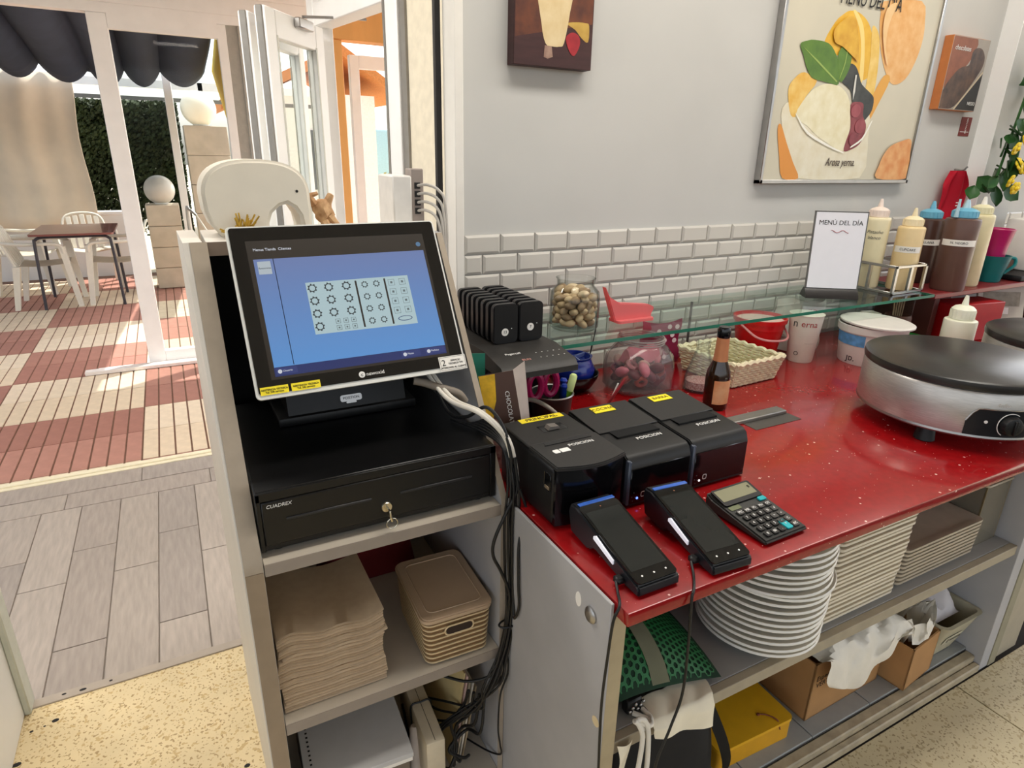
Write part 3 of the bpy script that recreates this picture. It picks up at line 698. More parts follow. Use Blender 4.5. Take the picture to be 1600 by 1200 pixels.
for x0_, x1_, s in ((.0360, .0690, 'Usuario'), (.2478, .2826, 'Mesas'), (.2925, .3300, 'Pedidos')):
    drect('task_button', x0_, x1_, .0360, .0470, em('navy2', (74, 84, 146), .6), E0+2)
    b = BM(); d = -.001-.00022*(E0+3); prism(b, [(x0_+.006+.0034*math.cos(2*PI*k/14), .0413+.0034*math.sin(2*PI*k/14)) for k in range(14)], d, d+.0002, 'y'); obj('task_icon', b, WH, disp, smooth=False)
    text('task_text', s, .0048, WH, disp, (x0_+.0105, -.0021, .0417), FRONT, align='LEFT')
b = BM(); d = -.0019; prism(b, [(.1712+.0055*math.cos(2*PI*k/20), .0168+.0055*math.sin(2*PI*k/20)) for k in range(20)], d, d+.0002, 'y'); obj('maker_logo', b, M_wink, disp, smooth=False)
text('maker_logo_mark', 'c', .0090, M_ink, disp, (.1712, -.0022, .0168), FRONT)
text('maker_name', 'newoxid', .0092, M_wink, disp, (.1785, -.0019, .0165), FRONT, align='LEFT')
for x0_, x1_ in ((.0070, .0500), (.0545, .1005)):
    s_ = drect('yellow_sticker', x0_, x1_, .0062, .0192, M_yel, 4)
    for j, q in enumerate((.0150, .0110)): 
        o = text('sticker_text', ['ASISTENCIA TECNICA', 'Tel. 24h servicio'][j], .0042, M_ink, disp, ((x0_+x1_)/2, -.0022, q-.0008), FRONT)
drect('white_sticker', .3130, .3655, .0002, .0272, M_white, 4)
b = BM(); d = -.0022
for q in ((.3150, .3640, .0018, .0023), (.3150, .3640, .0252, .0257), (.3150, .3155, .0018, .0257), (.3635, .3640, .0018, .0257)): box(b, q[0], q[1], d, d+.0002, q[2], q[3])
obj('sticker_border', b, M_ink, disp, smooth=False)
text('sticker_mark', '2', .016, M_ink, disp, (.3215, -.0022, .0150), FRONT)
for j, q in enumerate((.0185, .0130, .0060)): text('sticker_text', ['SERVICIO', 'TECNICO TPV', 'ATENCION AL CLIENTE'][j], .0046, M_ink, disp, ((.345, .345, .340)[j], -.0022, q), FRONT)

# ------------------------------------------------------------------ receipt printers
def printer_box(label, x, wd, stk, mark):
    t = thing('receipt_printer', label, 'printer', (x, .778, .984), 0, 'receipt printers in a row on the red worktop')
    b = BM(); prof = [(.0, .004), (.0, .078), (.006, .094), (.016, .1005), (.085, .1045), (.205, .113), (.205, .004)]
    prism(b, prof, -wd/2, wd/2, 'x'); 
    bmesh.ops.bevel(b, geom=[e for e in b.edges if abs(e.verts[0].co.x-e.verts[1].co.x) < 1e-6 and len(e.link_faces) == 2], offset=.0022, segments=2, affect='EDGES')
    bd = obj('housing', b, M_blk, t)
    b = BM(); box(b, -wd/2-.0005, -wd/2+.006, -.001, .012, .006, .094, .002); obj('front_edge', b, mat('slate_edge', (74, 80, 92), .3), t)
    a = math.atan2(.0085, .12)
    cov = BM(); box(cov, -wd/2+.002, wd/2-.002, .098, .204, 0, .0022, .001); 
    for v in cov.verts: v.co.z += .1062+(v.co.y-.098)*.0708
    cv = obj('paper_cover', cov, mat('black_cover', (38, 37, 36), .5, var=.12, scale=200), t)
    b = BM(); box(b, -.047, .052, .072, .099, .1030, .1072); box(b, -.047, .052, .071, .0735, .1025, .1066, .0004); box(b, .0505, .053, .071, .097, .1025, .1066); box(b, -.047, -.0445, .071, .097, .1025, .1066); obj('paper_slot', b, mat('slot_matt', (4, 4, 4), .9), t)
    b = BM(); box(b, -.044, .050, .0735, .0765, .1040, .1052, .0003); obj('tear_bar', b, mat('dark_steel', (70, 68, 66), .3, metal=.8), t)
    b = BM(); box(b, -wd/2+.006, wd/2-.003, -.0012, .001, .008, .078, .001); obj('front_panel', b, M_blk2, t)
    text('maker_mark', mark, .0125, M_wink, t, (.016, .057, .1040), (R(3), 0, 0), space=1.05)
    b = BM(); box(b, -.028, .022, .170, .194, .1150, .1158)
    for v in b.verts: v.co.z += (v.co.y-.182)*.0708
    st = obj('yellow_sticker', b, M_yel, t)
    text('sticker_text', stk, .013, mat('olive_ink', (120, 108, 30), .7), st, (-.003, .182, .11615), (R(4), 0, 0))
    for k, (lx, lz) in enumerate(((-.058, .030), (-.062, .022), (-.055, .020), (-.060, .014))):
        b = BM(); lathe(b, [(.0012, 0), (.0012, .0008)], 10, Matrix.Translation((lx, -.0011, lz)) @ Matrix.Rotation(PI/2, 4, 'X'), capt=True); obj('indicator', b, mat('dim_grey', (70, 72, 80), .5), t)
    b = BM(); lathe(b, [(.0022, 0), (.0022, .001)], 12, Matrix.Translation((-.050, -.0011, .018)) @ Matrix.Rotation(PI/2, 4, 'X'), capt=True); obj('power_light', b, mat('blue_led', (60, 80, 200), .3, emit=(90, 120, 255), es=4.) if 'middle' in label else mat('white_led', (220, 220, 220), .3, emit=(255, 255, 255), es=1.5), t)
    b = BM(); q = rrect(-.042, -.032, .018, .029, .003)
    A = [b.verts.new((p[0], -.0016, p[1])) for p in q]; B = [b.verts.new((-.037+(p[0]+.037)*.72, -.0016, .0235+(p[1]-.0235)*.72)) for p in q]; n = len(q)
    for k in range(n): b.faces.new((A[k], A[(k+1) % n], B[(k+1) % n], B[k]))
    obj('nfc_mark', b, M_wink, t, smooth=False)
    return t
printer_box('middle black receipt printer, blue light glowing at its lower left', .728, .145, 'COCINA', 'POSICION')
printer_box('right-hand black receipt printer, nearest the beer bottle', .8775, .143, 'BARRA', 'POSICION')
# rounded-front printer
t = thing('receipt_printer', 'left black receipt printer with a curved front lip, next to the cables', 'printer', (.573, .778, .984), 0, 'receipt printers in a row on the red worktop')
b = BM(); box(b, -.071, .069, .004, .200, .004, .112, .008, 3); obj('housing', b, M_blk, t)
def lip(n=14):
    return [(-.071+.14*k/n, -.003-.016*math.sin(PI*k/n)) for k in range(n+1)]+[(.069, .09), (-.071, .09)]
b = BM(); prism(b, lip(), .1125, .1195); bmesh.ops.bevel(b, geom=[e for e in b.edges if all(v.co.z > .119 for v in e.verts)], offset=.002, segments=2, affect='EDGES'); cv = obj('front_cover', b, mat('black_cover', (38, 37, 36), .5, var=.12, scale=200), t)
b = BM(); prism(b, [(-.069+.136*k/12, .0-.010*math.sin(PI*k/12)) for k in range(13)]+[(.067, .01), (-.069, .01)], .006, .1124); obj('front_face', b, M_blk2, t)
b = BM(); box(b, -.071, .069, .0905, .199, .1125, .1180, .002); obj('rear_cover', b, mat('black_cover', (38, 37, 36), .5), t)
b = BM(); box(b, -.045, .048, .076, .088, .1196, .1200); box(b, -.048, .050, .0745, .0765, .1196, .1206); obj('paper_slot', b, M_blk2, t)
b = BM(); box(b, -.018, .034, .128, .156, .1181, .1185); obj('latch_recess', b, M_blk2, t)
b = BM(); prism(b, [(-.006, .1185), (.018, .1185), (.016, .1235), (-.002, .125)], .132, .148, 'y'); obj('latch', b, mat('grey_latch', (112, 106, 100), .4), t)
text('maker_mark', 'POSICION', .0115, M_wink, t, (.018, .060, .1198), FLAT)
for x0_, x1_, q in ((-.046, -.034, .003), (-.032, -.014, .001)):
    b = BM(); prism(b, rrect(x0_, x1_, .042, .055, q), .1196, .1200); obj('status_mark', b, M_wink, t, smooth=False)
b = BM(); box(b, -.036, .058, .180, .198, .1182, .1188); st = obj('yellow_sticker', b, M_yel, t)
text('sticker_text', 'PRINCIPAL', .0145, M_ink, st, (.011, .1885, .1190), FLAT)
b = BM(); box(b, -.0722, -.0705, .012, .034, .066, .098, .002); obj('side_button_recess', b, M_blk2, t)
b = BM(); box(b, -.0735, -.072, .016, .030, .068, .074, .0005); obj('side_button', b, mat('brass_grey', (150, 132, 108), .3, metal=.6), t)

# ------------------------------------------------------------------ payment terminals
def make_terminal(label):
    """origin at front centre on the worktop; front end toward -y"""
    t = thing('payment_terminal', label, 'card terminal', (0, 0, .984), 0, 'payment terminals charging on the worktop')
    prof = [(.0, .002), (-.001, .013), (.003, .020), (.168, .062), (.186, .060), (.190, .045), (.180, .010), (.130, .004), (.115, .016), (.03, .002)]
    b = BM(); prism(b, prof, -.039, .039, 'x')
    bmesh.ops.bevel(b, geom=[e for e in b.edges], offset=.0035, segments=2, affect='EDGES'); obj('body', b, mat('graphite_plastic', (28, 29, 33), .35), t)
    al = math.atan2(.042, .165)
    Mt = Matrix.Translation((0, .003, .0205)) @ Matrix.Rotation(al, 4, 'X')
    b = BM(); prism(b, rrect(-.0375, .0375, .001, .166, .007), 0, .0022, M=Mt); g_ = obj('front_glass', b, mat('terminal_glass', (16, 17, 17), .06), t)
    b = BM(); prism(b, rrect(-.033, .033, .024, .150, .001), .0023, .0025, M=Mt); obj('screen', b, mat('dark_screen', (34, 37, 36), .08, var=.03), g_)
    for k, x in enumerate((-.022, 0, .022)):
        b = BM(); lathe(b, [(.0016, .0023), (.0016, .0027)], 12, Mt @ Matrix.Translation((x, .0125, 0)), capt=True); obj('nav_mark', b, M_wink, g_)
    b = BM(); lathe(b, [(.0014, .0023), (.0014, .0026)], 10, Mt @ Matrix.Translation((0, .157, 0)), capt=True); obj('camera_dot', b, mat('copper_dot', (130, 80, 50), .3), g_)
    b = BM(); box(b, -.034, .036, .1635, .172, .0625, .0650, .001); obj('blue_strip', b, mat('blue_glow_strip', (44, 84, 170), .25, emit=(110, 160, 240), es=.12), t)
    b = BM(); prism(b, [(.060, .022), (.112, .036), (.112, .041), (.107, .044), (.060, .029)], -.0415, -.0388, 'x'); obj('side_strip', b, mat('white_strip', (236, 238, 246), .3, emit=(240, 242, 255), es=.35), t)  # white strip, given a weak glow in its material
    b = BM(); box(b, -.052, -.0388, .030, .046, .006, .017, .003); obj('charging_plug', b, M_blk, t)
    return t
t1 = make_terminal('left payment terminal at the corner of the worktop, screen catching a reflection'); t1.location = (.557, .570, .984); t1.rotation_euler = (0, 0, 0)
t2 = dup(t1, (.690, .556, .984), R(-4), 'right payment terminal beside the calculator, screen dark')
def cable(name, label, pts, r, m, cat='cable', group=None, smooth=8):
    b = BM(); tube(b, pts, r, 8, smooth); return tag(obj(name, b, m, ang=80), label, cat, group)
cable('charging_cable', 'thin black charging cable hanging down the grey end panel', [(.506, .607, .9955), (.497, .590, .9905), (.484, .568, .988), (.4735, .566, .965), (.4735, .571, .90), (.4725, .574, .80), (.4735, .568, .66), (.472, .560, .52), (.47, .54, .40), (.44, .45, .300), (.40, .35, .2985)], .0022, M_cable)
cable('charging_cable', 'thin black charging cable hanging in front of the plates', [(.640, .594, .9955), (.628, .575, .989), (.607, .551, .9868), (.598, .544, .972), (.599, .5395, .90), (.602, .5395, .80), (.585, .539, .735), (.562, .538, .66), (.555, .537, .5), (.56, .52, .36), (.60, .42, .2985)], .0022, M_cable)

# calculator
t = thing('calculator', 'black desk calculator with turquoise keys beside the right terminal', 'calculator', (.838, .650, .984), R(1.5))
sl = math.atan2(.020, .135)
b = BM(); prism(b, [(-.070, .003), (-.070, .011), (.052, .027), (.066, .034), (.068, .024), (.066, .004)], -.052, .052, 'x'); bmesh.ops.bevel(b, geom=list(b.edges), offset=.003, segments=2, affect='EDGES'); bod = obj('body', b, mat('calc_black', (40, 40, 38), .4, var=.1, scale=150), t)
Mk = Matrix.Translation((0, -.070, .0112)) @ Matrix.Rotation(math.atan2(.016, .122), 4, 'X')
Mk2 = Matrix.Translation((0, .030, .0262)) @ Matrix.Rotation(math.atan2(.009, .034), 4, 'X')
b = BM(); prism(b, rrect(-.047, .047, -.006, .034, .004), .0002, .0022, M=Mk2); dp = obj('display_frame', b, M_blk, t)
b = BM(); prism(b, rrect(-.043, .041, .003, .030, .001), .0023, .0027, M=Mk2); obj('display', b, mat('lcd_olive', (134, 132, 106), .25, var=.03), dp)
text('display_digit', '0', .009, M_ink, dp, (.034, .0475, .0345), (math.atan2(.009, .034), 0, 0))
b = BM(); prism(b, rrect(-.044, -.018, .083, .093, .002), .0003, .0012, M=Mk); obj('solar_cell', b, mat('solar_cell', (112, 118, 92), .25), bod)
M_key = mat('key_black', (30, 29, 29), .4); M_keyg = mat('key_grey', (66, 64, 62), .4); M_tq = mat('key_turquoise', (34, 170, 178), .4)
def key(x0_, x1_, y0_, y1_, m, s, hgt=.0032):
    b = BM(); prism(b, rrect(x0_, x1_, y0_, y1_, .0022, 3), .0005, hgt, M=Mk); o = obj('key', b, m, bod)
    if s:
        p = Mk @ Vector(((x0_+x1_)/2, (y0_+y1_)/2, hgt+.0002)); text('key_mark', s, min(.0072, .011/max(1, len(s)*.62)), M_wink, o, p, (math.atan2(.016, .122), 0, 0))
cols = [-.0405, -.0235, -.0065, .0105, .0275]
kw = .0132
lay = [('MC', 'MR', 'M-', 'M+', None), ('7', '8', '9', '%', '√'), ('4', '5', '6', '×', '÷'), ('1', '2', '3', '-', 'C'), ('0', '00', '.', '+', 'AC')]
for r_, row in enumerate(lay):
    y1_ = .0785-.0150*r_
    for c, s in enumerate(row):
        if s is None: continue
        if s == '+': continue
        key(cols[c], cols[c]+kw, y1_-.0108, y1_, M_keyg if (c >= 3 or r_ == 0) else M_key, s)
key(.0105, .0105+kw, .0077, .0305, M_tq, '+'); key(.0285, .0450, .0835, .0930, M_tq, None)
key(.0275, .0407, .0675, .0785, M_keyg, 'GT')
# ------------------------------------------------------------------ glass shelf and what stands on it
t = thing('glass_shelf', 'clear glass shelf with a green edge running above the red worktop', 'shelf', (0, 0, 0))
b = BM(); box(b, .753, 2.21, 1.171, 1.4595, 1.1635, 1.1718); obj('glass_pane', b, glassmat('shelf_glass', (242, 250, 247), ior=1.5), t)
b = BM(); box(b, .753, 2.21, 1.1700, 1.1709, 1.1632, 1.1720); box(b, .7521, .7529, 1.17, 1.4595, 1.1632, 1.1720); box(b, 2.2101, 2.2109, 1.17, 1.4595, 1.1632, 1.1720); obj('polished_edge', b, mat('green_glass_edge', (44, 118, 96), .15, var=.08, scale=12), t)
for x in (.80, 1.40):
    b = BM(); tube(b, [(x, 1.44, .9845), (x, 1.44, 1.1630)], .004, 8, 0); obj('support_rod', b, mat('rod_grey', (120, 120, 120), .3, metal=.8), t)
b = BM(); box(b, 2.14, 2.146, 1.19, 1.455, .985, 1.163); obj('side_pane', b, glassmat('side_glass', (240, 248, 245), ior=1.3), t)
Z = 1.1722
t = thing('red_shelf', 'dark red wooden shelf continuing from the glass shelf', 'shelf', (2.215, 1.17, 1.155))
b = BM(); box(b, 0, 1.2, 0, .29, 0, .0168, .002); obj('board', b, mat('dark_red_board', (122, 34, 36), .35, var=.08), t)
b = BM(); box(b, .12, .15, .06, .27, -.171, 0, .002); obj('bracket', b, mat('brown_bracket', (92, 52, 44), .6), t)
b = BM(); box(b, .9, .93, .02, .27, -.171, 0, .002); obj('bracket', b, mat('brown_bracket', (92, 52, 44), .6), t)

# pagers on their charging base
M_pg = mat('pager_black', (20, 20, 22), .32, var=.1)
t = thing('pager_charger', 'black charging base with a keypad under the rows of pagers', 'charging base', (.63, 1.25, 1.165))
b = BM(); prism(b, [(-.192, -.012), (.20, .0), (.20, .022), (-.10, .025), (-.18, .012), (-.192, .0)], -.082, .096, 'x'); obj('base', b, mat('charger_dark', (44, 42, 40), .45, var=.1, scale=200), t)
an = math.atan2(.013, .08)
text('maker_mark', 'Pagercall', .0105, M_wink, t, (-.028, -.128, .0213), (an, 0, 0)); text('channel_mark', 'RUN', .010, mat('pale_red_ink', (210, 150, 140), .6), t, (-.012, -.160, .0163), (an, 0, 0))
for i in range(5):
    for j in range(2):
        b = BM(); box(b, .022+i*.0145, .0245+i*.0145, -.138-.022*j, -.1362-.022*j, .0, .0005)
        for v in b.verts: v.co.z += .0203-.00355*j
        obj('keypad_mark', b, M_wink, t, smooth=False)
t = thing('pager_stand', 'black box stand under the pager charging base', 'stand', (.63, 1.25, .984))
for x0_, x1_, y0_, y1_, z0_, z1_, nm in ((-.08, -.068, -.045, .19, 0, .152, 'side'), (.085, .097, -.045, .19, 0, .152, 'side'), (-.08, .097, .18, .195, 0, .152, 'back')):
    b = BM(); box(b, x0_, x1_, y0_, y1_, z0_, z1_, .001); obj(nm, b, M_blkm, t)
b = BM(); box(b, -.0675, .0845, -.045, .179, .140, .152); obj('top_board', b, M_blkm, t)
pm = None
for r_ in range(8):
    for c in range(2):
        nm = ['left', 'right'][c]
        od = ['frontmost', 'second', 'third', 'fourth', 'fifth', 'sixth', 'seventh', 'rearmost'][r_]
        if pm is None:
            b = BM(); q = rrect(-.030, .030, 0, .088, .010, 4); prism(b, q, 0, .016, 'y'); bmesh.ops.bevel(b, geom=list(b.edges), offset=.0018, segments=2, affect='EDGES'); pm = me('pager', b, M_pg)
        x = .617+.0635*c+.0045*r_*0; y = 1.184+.0262*r_
        p = thing('guest_pager', 'black guest pager, %s from the front in the %s-hand row of the charger' % (od, nm), 'pager', (x, y, 1.1905), 0, 'guest pagers standing in the charger')
        if r_ == 0: p['label'] = 'black guest pager with a round number sticker at the front of the %s-hand row' % nm
        if r_ == 7: p['label'] = 'black guest pager at the very back of the %s-hand row of the charger' % nm
        o = obj('case', pm, None, p)
        if r_ == 0:
            b = BM(); lathe(b, [(.0085, 0), (.0085, .0006)], 22, Matrix.Translation((-.002, .0, .026+.006*c)) @ Matrix.Rotation(PI/2, 4, 'X'), capt=True); st = obj('number_sticker', b, M_white, p)
            text('number', ['13', '7'][c], .009, M_ink, st, (-.002, -.0008, .026+.006*c), FRONT)
            b = BM(); lathe(b, [(.0012, 0), (.0012, .0006)], 10, Matrix.Translation((.014, .0, .033+.006*c)) @ Matrix.Rotation(PI/2, 4, 'X'), capt=True); obj('status_light', b, M_wink, p)

# jar of pebbles
t = thing('pebble_jar', 'round glass jar filled with pebbles at the left end of the glass shelf', 'jar', (.872, 1.302, Z))
b = BM(); lathe(b, [(.056, 0), (.062, .006), (.063, .070), (.060, .092), (.046, .108), (.047, .122), (.050, .126), (.047, .126), (.044, .122), (.043, .108), (.057, .092), (.060, .070), (.059, .009), (.0, .008)], 36, capb=True); obj('glass_body', b, glassmat('jar_glass', (254, 255, 254), ior=1.45, edge=(150, 156, 150)), t)
rnd = random.Random(11); M_peb = [mat('pebble_%d' % i, c, .5, var=.15, scale=40) for i, c in enumerate([(196, 172, 134), (170, 146, 110), (214, 194, 160), (146, 122, 92)])]
pb = []
for i in range(4):
    b = BM(); sph(b, (0, 0, 0), .0125, (1.15+.12*i, .85, .72+.08*(i % 2)), 12, 8); pb.append(me('pebble', b, M_peb[i]))
cnt = 0
for L_ in range(6):
    z = .020+L_*.0145
    for rr, nn in ((.043, 11), (.021, 5), (0, 1)):
        for k in range(nn):
            a = 2*PI*k/nn+L_*.35+rnd.uniform(-.1, .1)
            if L_ == 5 and rnd.random() < .45: continue
            o = obj('pebble', pb[rnd.randrange(4)], None, None, (.872+rr*math.cos(a), 1.302+rr*math.sin(a), Z+z+rnd.uniform(-.002, .002)), (rnd.uniform(-.6, .6), rnd.uniform(-.6, .6), rnd.uniform(0, 6)))
            tag(o, 'smooth beige pebble inside the glass jar on the shelf', 'pebble', 'pebbles in the glass jar')

# menu holder
t = thing('menu_holder', 'acrylic sign holder reading MENU DEL DIA on the glass shelf', 'menu holder', (1.83, 1.285, Z), R(-34))
b = BM(); prism(b, [(-.030, 0), (.030, 0), (.024, .010), (.006, .030), (-.006, .030), (-.026, .010)], -.080, .080, 'x'); obj('foot', b, mat('holder_black', (38, 36, 36), .3), t)
Mh = Matrix.Translation((0, -.004, .028)) @ Matrix.Rotation(R(-6), 4, 'X')
b = BM(); box(b, -.078, .078, -.004, .004, 0, .235, .002, M=Mh); obj('acrylic_sleeve', b, glassmat('acrylic', (226, 228, 226)), t)
b = BM()
for q in ((-.079, -.076, 0, .237), (.076, .079, 0, .237), (-.079, .079, .234, .237)): box(b, q[0], q[1], -.0046, .0046, q[2], q[3], M=Mh)
obj('sleeve_edge', b, mat('holder_edge', (92, 90, 88), .3), t)
b = BM(); box(b, -.0755, .0755, -.0050, -.0042, .002, .2335, M=Mh); pg = obj('menu_card', b, mat('card_white', (236, 236, 242), .6, var=.01), t)
text('menu_title', 'MENÚ DEL DÍA', .0195, M_ink, pg, Mh @ Vector((0, -.0053, .202)), (R(84), 0, 0), ext=.0002)
b = BM(); tube(b, [Mh @ Vector((x, -.0055, .176+.0035*math.sin(x*190))) for x in [-.026+.0026*k for k in range(21)]], .0010, 5, 0); obj('flourish', b, mat('wine_ink', (168, 96, 100), .7), pg)

# squeeze bottles
def bottle(label, x, y, z, r, hb, body, cap, lab=None, scrib=False, hc=.028, tip=.03, tipm=None, rotz=0.):
    t = thing('squeeze_bottle', label, 'bottle', (x, y, z), R(-58)+rotz, 'sauce squeeze bottles')
    b = BM(); lathe(b, [(r*.93, 0), (r, .006), (r, hb*.955), (r*.97, hb*.982), (r*.88, hb*.997), (r*.70, hb)], 32, capt=True); bd = obj('body', b, body, t)
    b = BM(); lathe(b, [(r*.70, hb), (r*.74, hb+.002), (r*.72, hb+hc*.8), (r*.55, hb+hc), (r*.30, hb+hc+.004)], 28, capt=True); cp = obj('cap', b, cap, t)
    b = BM(); lathe(b, [(r*.22, hb+hc+.003), (r*.13, hb+hc+tip*.8), (r*.09, hb+hc+tip)], 14, capt=True); obj('nozzle', b, tipm or cap, t)
    b = BM()
    for k in range(18):
        a = 2*PI*k/18; box(b, -.001, .001, -.0012, .0012, 0, hc*.6, M=Matrix.Translation((r*.735*math.cos(a), r*.735*math.sin(a), hb+.004)) @ Matrix.Rotation(a, 4, 'Z'))
    obj('cap_ribs', b, cap, cp)
    if lab:
        b = BM(); nseg = 16; z0_, z1_ = hb*lab[1], hb*lab[1]+.020; V = []
        for k in range(nseg+1):
            a = R(-90-62+124*k/nseg); V.append((b.verts.new(((r+.0006)*math.cos(a), (r+.0006)*math.sin(a), z0_)), b.verts.new(((r+.0006)*math.cos(a), (r+.0006)*math.sin(a), z1_))))
        for A, B in zip(V, V[1:]): b.faces.new((A[0], B[0], B[1], A[1]))
        lb = obj('paper_label', b, M_white, bd); o = text('label_text', lab[0], .011, M_ink, lb, (0, -r-.0010, (z0_+z1_)/2), FRONT)
        for v in o.data.vertices:
            a = v.co.x/(r+.001); v.co.z += (r+.001)*(math.cos(a)-1); v.co.x = (r+.001)*math.sin(a)
    if scrib:
        for q, s in ((.80, 'Pistacho'), (.72, 'blanco')):
            o = text('marker_writing', s, .015, mat('marker_grey', (112, 110, 100), .7), bd, (0, -r-.0006, hb*q), FRONT, shear=.25)
            for v in o.data.vertices:
                a = v.co.x/(r+.001); v.co.z += (r+.001)*(math.cos(a)-1); v.co.x = (r+.001)*math.sin(a)
    return t
M_cr = mat('cream_sauce', (234, 222, 184), .3, var=.03); M_cu = mat('custard_sauce', (232, 206, 156), .3, var=.03); M_ch = mat('chocolate_sauce', (98, 70, 60), .3, var=.06); M_chd = mat('dark_chocolate_sauce', (78, 54, 46), .3, var=.06)
M_cap1 = mat('pale_pink_cap', (240, 222, 210), .4); M_cap2 = mat('cream_cap', (240, 224, 186), .4); M_cap3 = mat('sky_blue_cap', (108, 176, 204), .35); M_cap4 = mat('ivory_cap', (226, 220, 184), .4)
bottle('cream sauce bottle with handwriting at the left of the wire caddy', 2.105, 1.352, Z+.004, .041, .232, M_cr, M_cap1, scrib=True)
bottle('custard-coloured bottle with a paper label at the front of the wire caddy', 2.172, 1.272, Z+.004, .041, .208, M_cu, M_cap2, ('CUPCAKE', .60))
bottle('dark brown sauce bottle with a blue cap standing behind the chocolate one', 2.395, 1.345, Z, .047, .225, M_chd, M_cap3, ('AVELLANA', .60))
bottle('chocolate sauce bottle with a blue cap and white label on the red shelf', 2.345, 1.210, Z, .052, .240, M_ch, M_cap3, ('N. NEGRO', .63), tipm=mat('pale_blue_tip', (176, 208, 222), .35))
bottle('tall cream sauce bottle at the right of the chocolate bottle', 2.50, 1.238, Z, .044, .246, mat('pale_sauce', (222, 210, 168), .3, var=.04), M_cap4, tipm=M_white)
b = BM(); tube(b, [(2.295, 1.21, Z+.243), (2.296, 1.21, Z+.30)], .006, 8, 0, rads=(.007, .0035)); tag(obj('spare_nozzle', b, mat('pale_blue_tip', (176, 208, 222), .35)), 'loose pale blue nozzle beside the chocolate bottle cap', 'nozzle')
bottle('plain white squeeze bottle behind the big griddle', 2.155, 1.045, .984, .046, .140, mat('milky_white', (236, 236, 216), .35, var=.02), mat('milky_white', (236, 236, 216), .35), hc=.04, tip=.034)
# wire caddy
t = thing('wire_caddy', 'chrome wire caddy holding two sauce bottles on the glass shelf', 'caddy', (2.138, 1.312, Z), 0)
M_chr = mat('satin_chrome', (176, 174, 170), .25, metal=1.)
for z, nm in ((.003, 'bottom_rim'), (.088, 'top_rim')):
    b = BM()
    for q in ((-.082, .082, -.092, -.086), (-.082, .082, .086, .092), (-.082, -.076, -.092, .092), (.076, .082, -.092, .092)): box(b, q[0], q[1], q[2], q[3], z-.003, z+.006, .001)
    obj(nm, b, M_chr, t)
for x, y in ((-.079, -.089), (0, -.089), (.079, -.089), (-.079, 0), (.079, 0), (-.079, .089), (.079, .089)):
    b = BM(); box(b, x-.0055, x+.0055, y-.004, y+.004, .006, .086); obj('upright', b, M_chr, t)
# cups at the right end of the red shelf
t = thing('teal_mug', 'teal mug at the end of the row of sauce bottles', 'mug', (2.665, 1.245, Z), R(-35))
b = BM(); lathe(b, [(.038, 0), (.041, .004), (.058, .092), (.061, .096), (.056, .096), (.037, .008)], 30); obj('cup', b, mat('teal_plastic', (14, 122, 122), .35), t)
b = BM(); tube(b, [(.055, 0, .085), (.078, 0, .085), (.082, 0, .06), (.052, 0, .03)], .006, 8, 5); obj('handle', b, mat('teal_plastic', (14, 122, 122), .35), t)
t = thing('magenta_cup', 'magenta cup standing inside the teal mug', 'cup', (2.665, 1.245, Z+.009))
b = BM(); lathe(b, [(.030, 0), (.034, .09), (.046, .165), (.049, .18), (.044, .182), (.031, .02)], 26); obj('cup', b, mat('magenta_plastic', (168, 22, 92), .35), t)
b = BM(); lathe(b, [(.0445, .172), (.02, .178)], 20, capb=False, capt=True); obj('paper_liner', b, mat('pink_paper', (236, 196, 196), .8), t)
t = thing('wooden_tray', 'dark tray with a brown box at the far end of the red shelf', 'tray', (2.93, 1.285, Z))
b = BM(); box(b, -.17, .3, -.11, .12, 0, .022, .006, 2); obj('tray', b, M_blk, t)
b = BM(); box(b, -.15, -.04, -.02, .1, .0225, .07, .002); obj('box', b, mat('brown_wood', (104, 78, 66), .6, var=.12, stretch=(1, 8, 8)), t)
t = thing('white_appliance', 'white appliance side cut off by the right edge of the picture', 'appliance', (2.90, 1.16, Z+.0225))
b = BM(); box(b, 0, .25, .02, .18, 0, .19, .008, 2); obj('case', b, M_white, t)

# ------------------------------------------------------------------ things on the worktop by the wall
K = .9842
t = thing('black_bowl', 'small black bowl under the blue ashtray beside the pager stand', 'bowl', (.908, 1.345, K))
b = BM(); lathe(b, [(.034, 0), (.052, .012), (.066, .036), (.070, .050), (.067, .050), (.05, .016), (0, .008)], 30); obj('bowl', b, M_blk2, t)
t = thing('blue_ashtray', 'glossy blue ashtray stacked in the black bowl', 'ashtray', (.908, 1.345, K+.018))
b = BM(); lathe(b, [(.036, 0), (.056, .022), (.058, .045), (.050, .060), (.046, .072), (.049, .078), (.044, .078), (.040, .068), (0, .066)], 30); obj('dish', b, mat('cobalt_glaze', (22, 44, 140), .15, coat=.4), t)
b = BM(); 
for a in (.3, 2.4, 4.5): box(b, .002, .046, -.0025, .0025, .067, .077, M=Matrix.Rotation(a, 4, 'Z'))
obj('divider', b, mat('cobalt_pale', (110, 126, 190), .2), t)
cable('thin_lead', 'thin black lead rising from the worktop to the glass shelf', [(.985, 1.40, .986), (.99, 1.39, 1.05), (1.0, 1.385, 1.12), (1.003, 1.385, 1.162)], .002, M_cable)
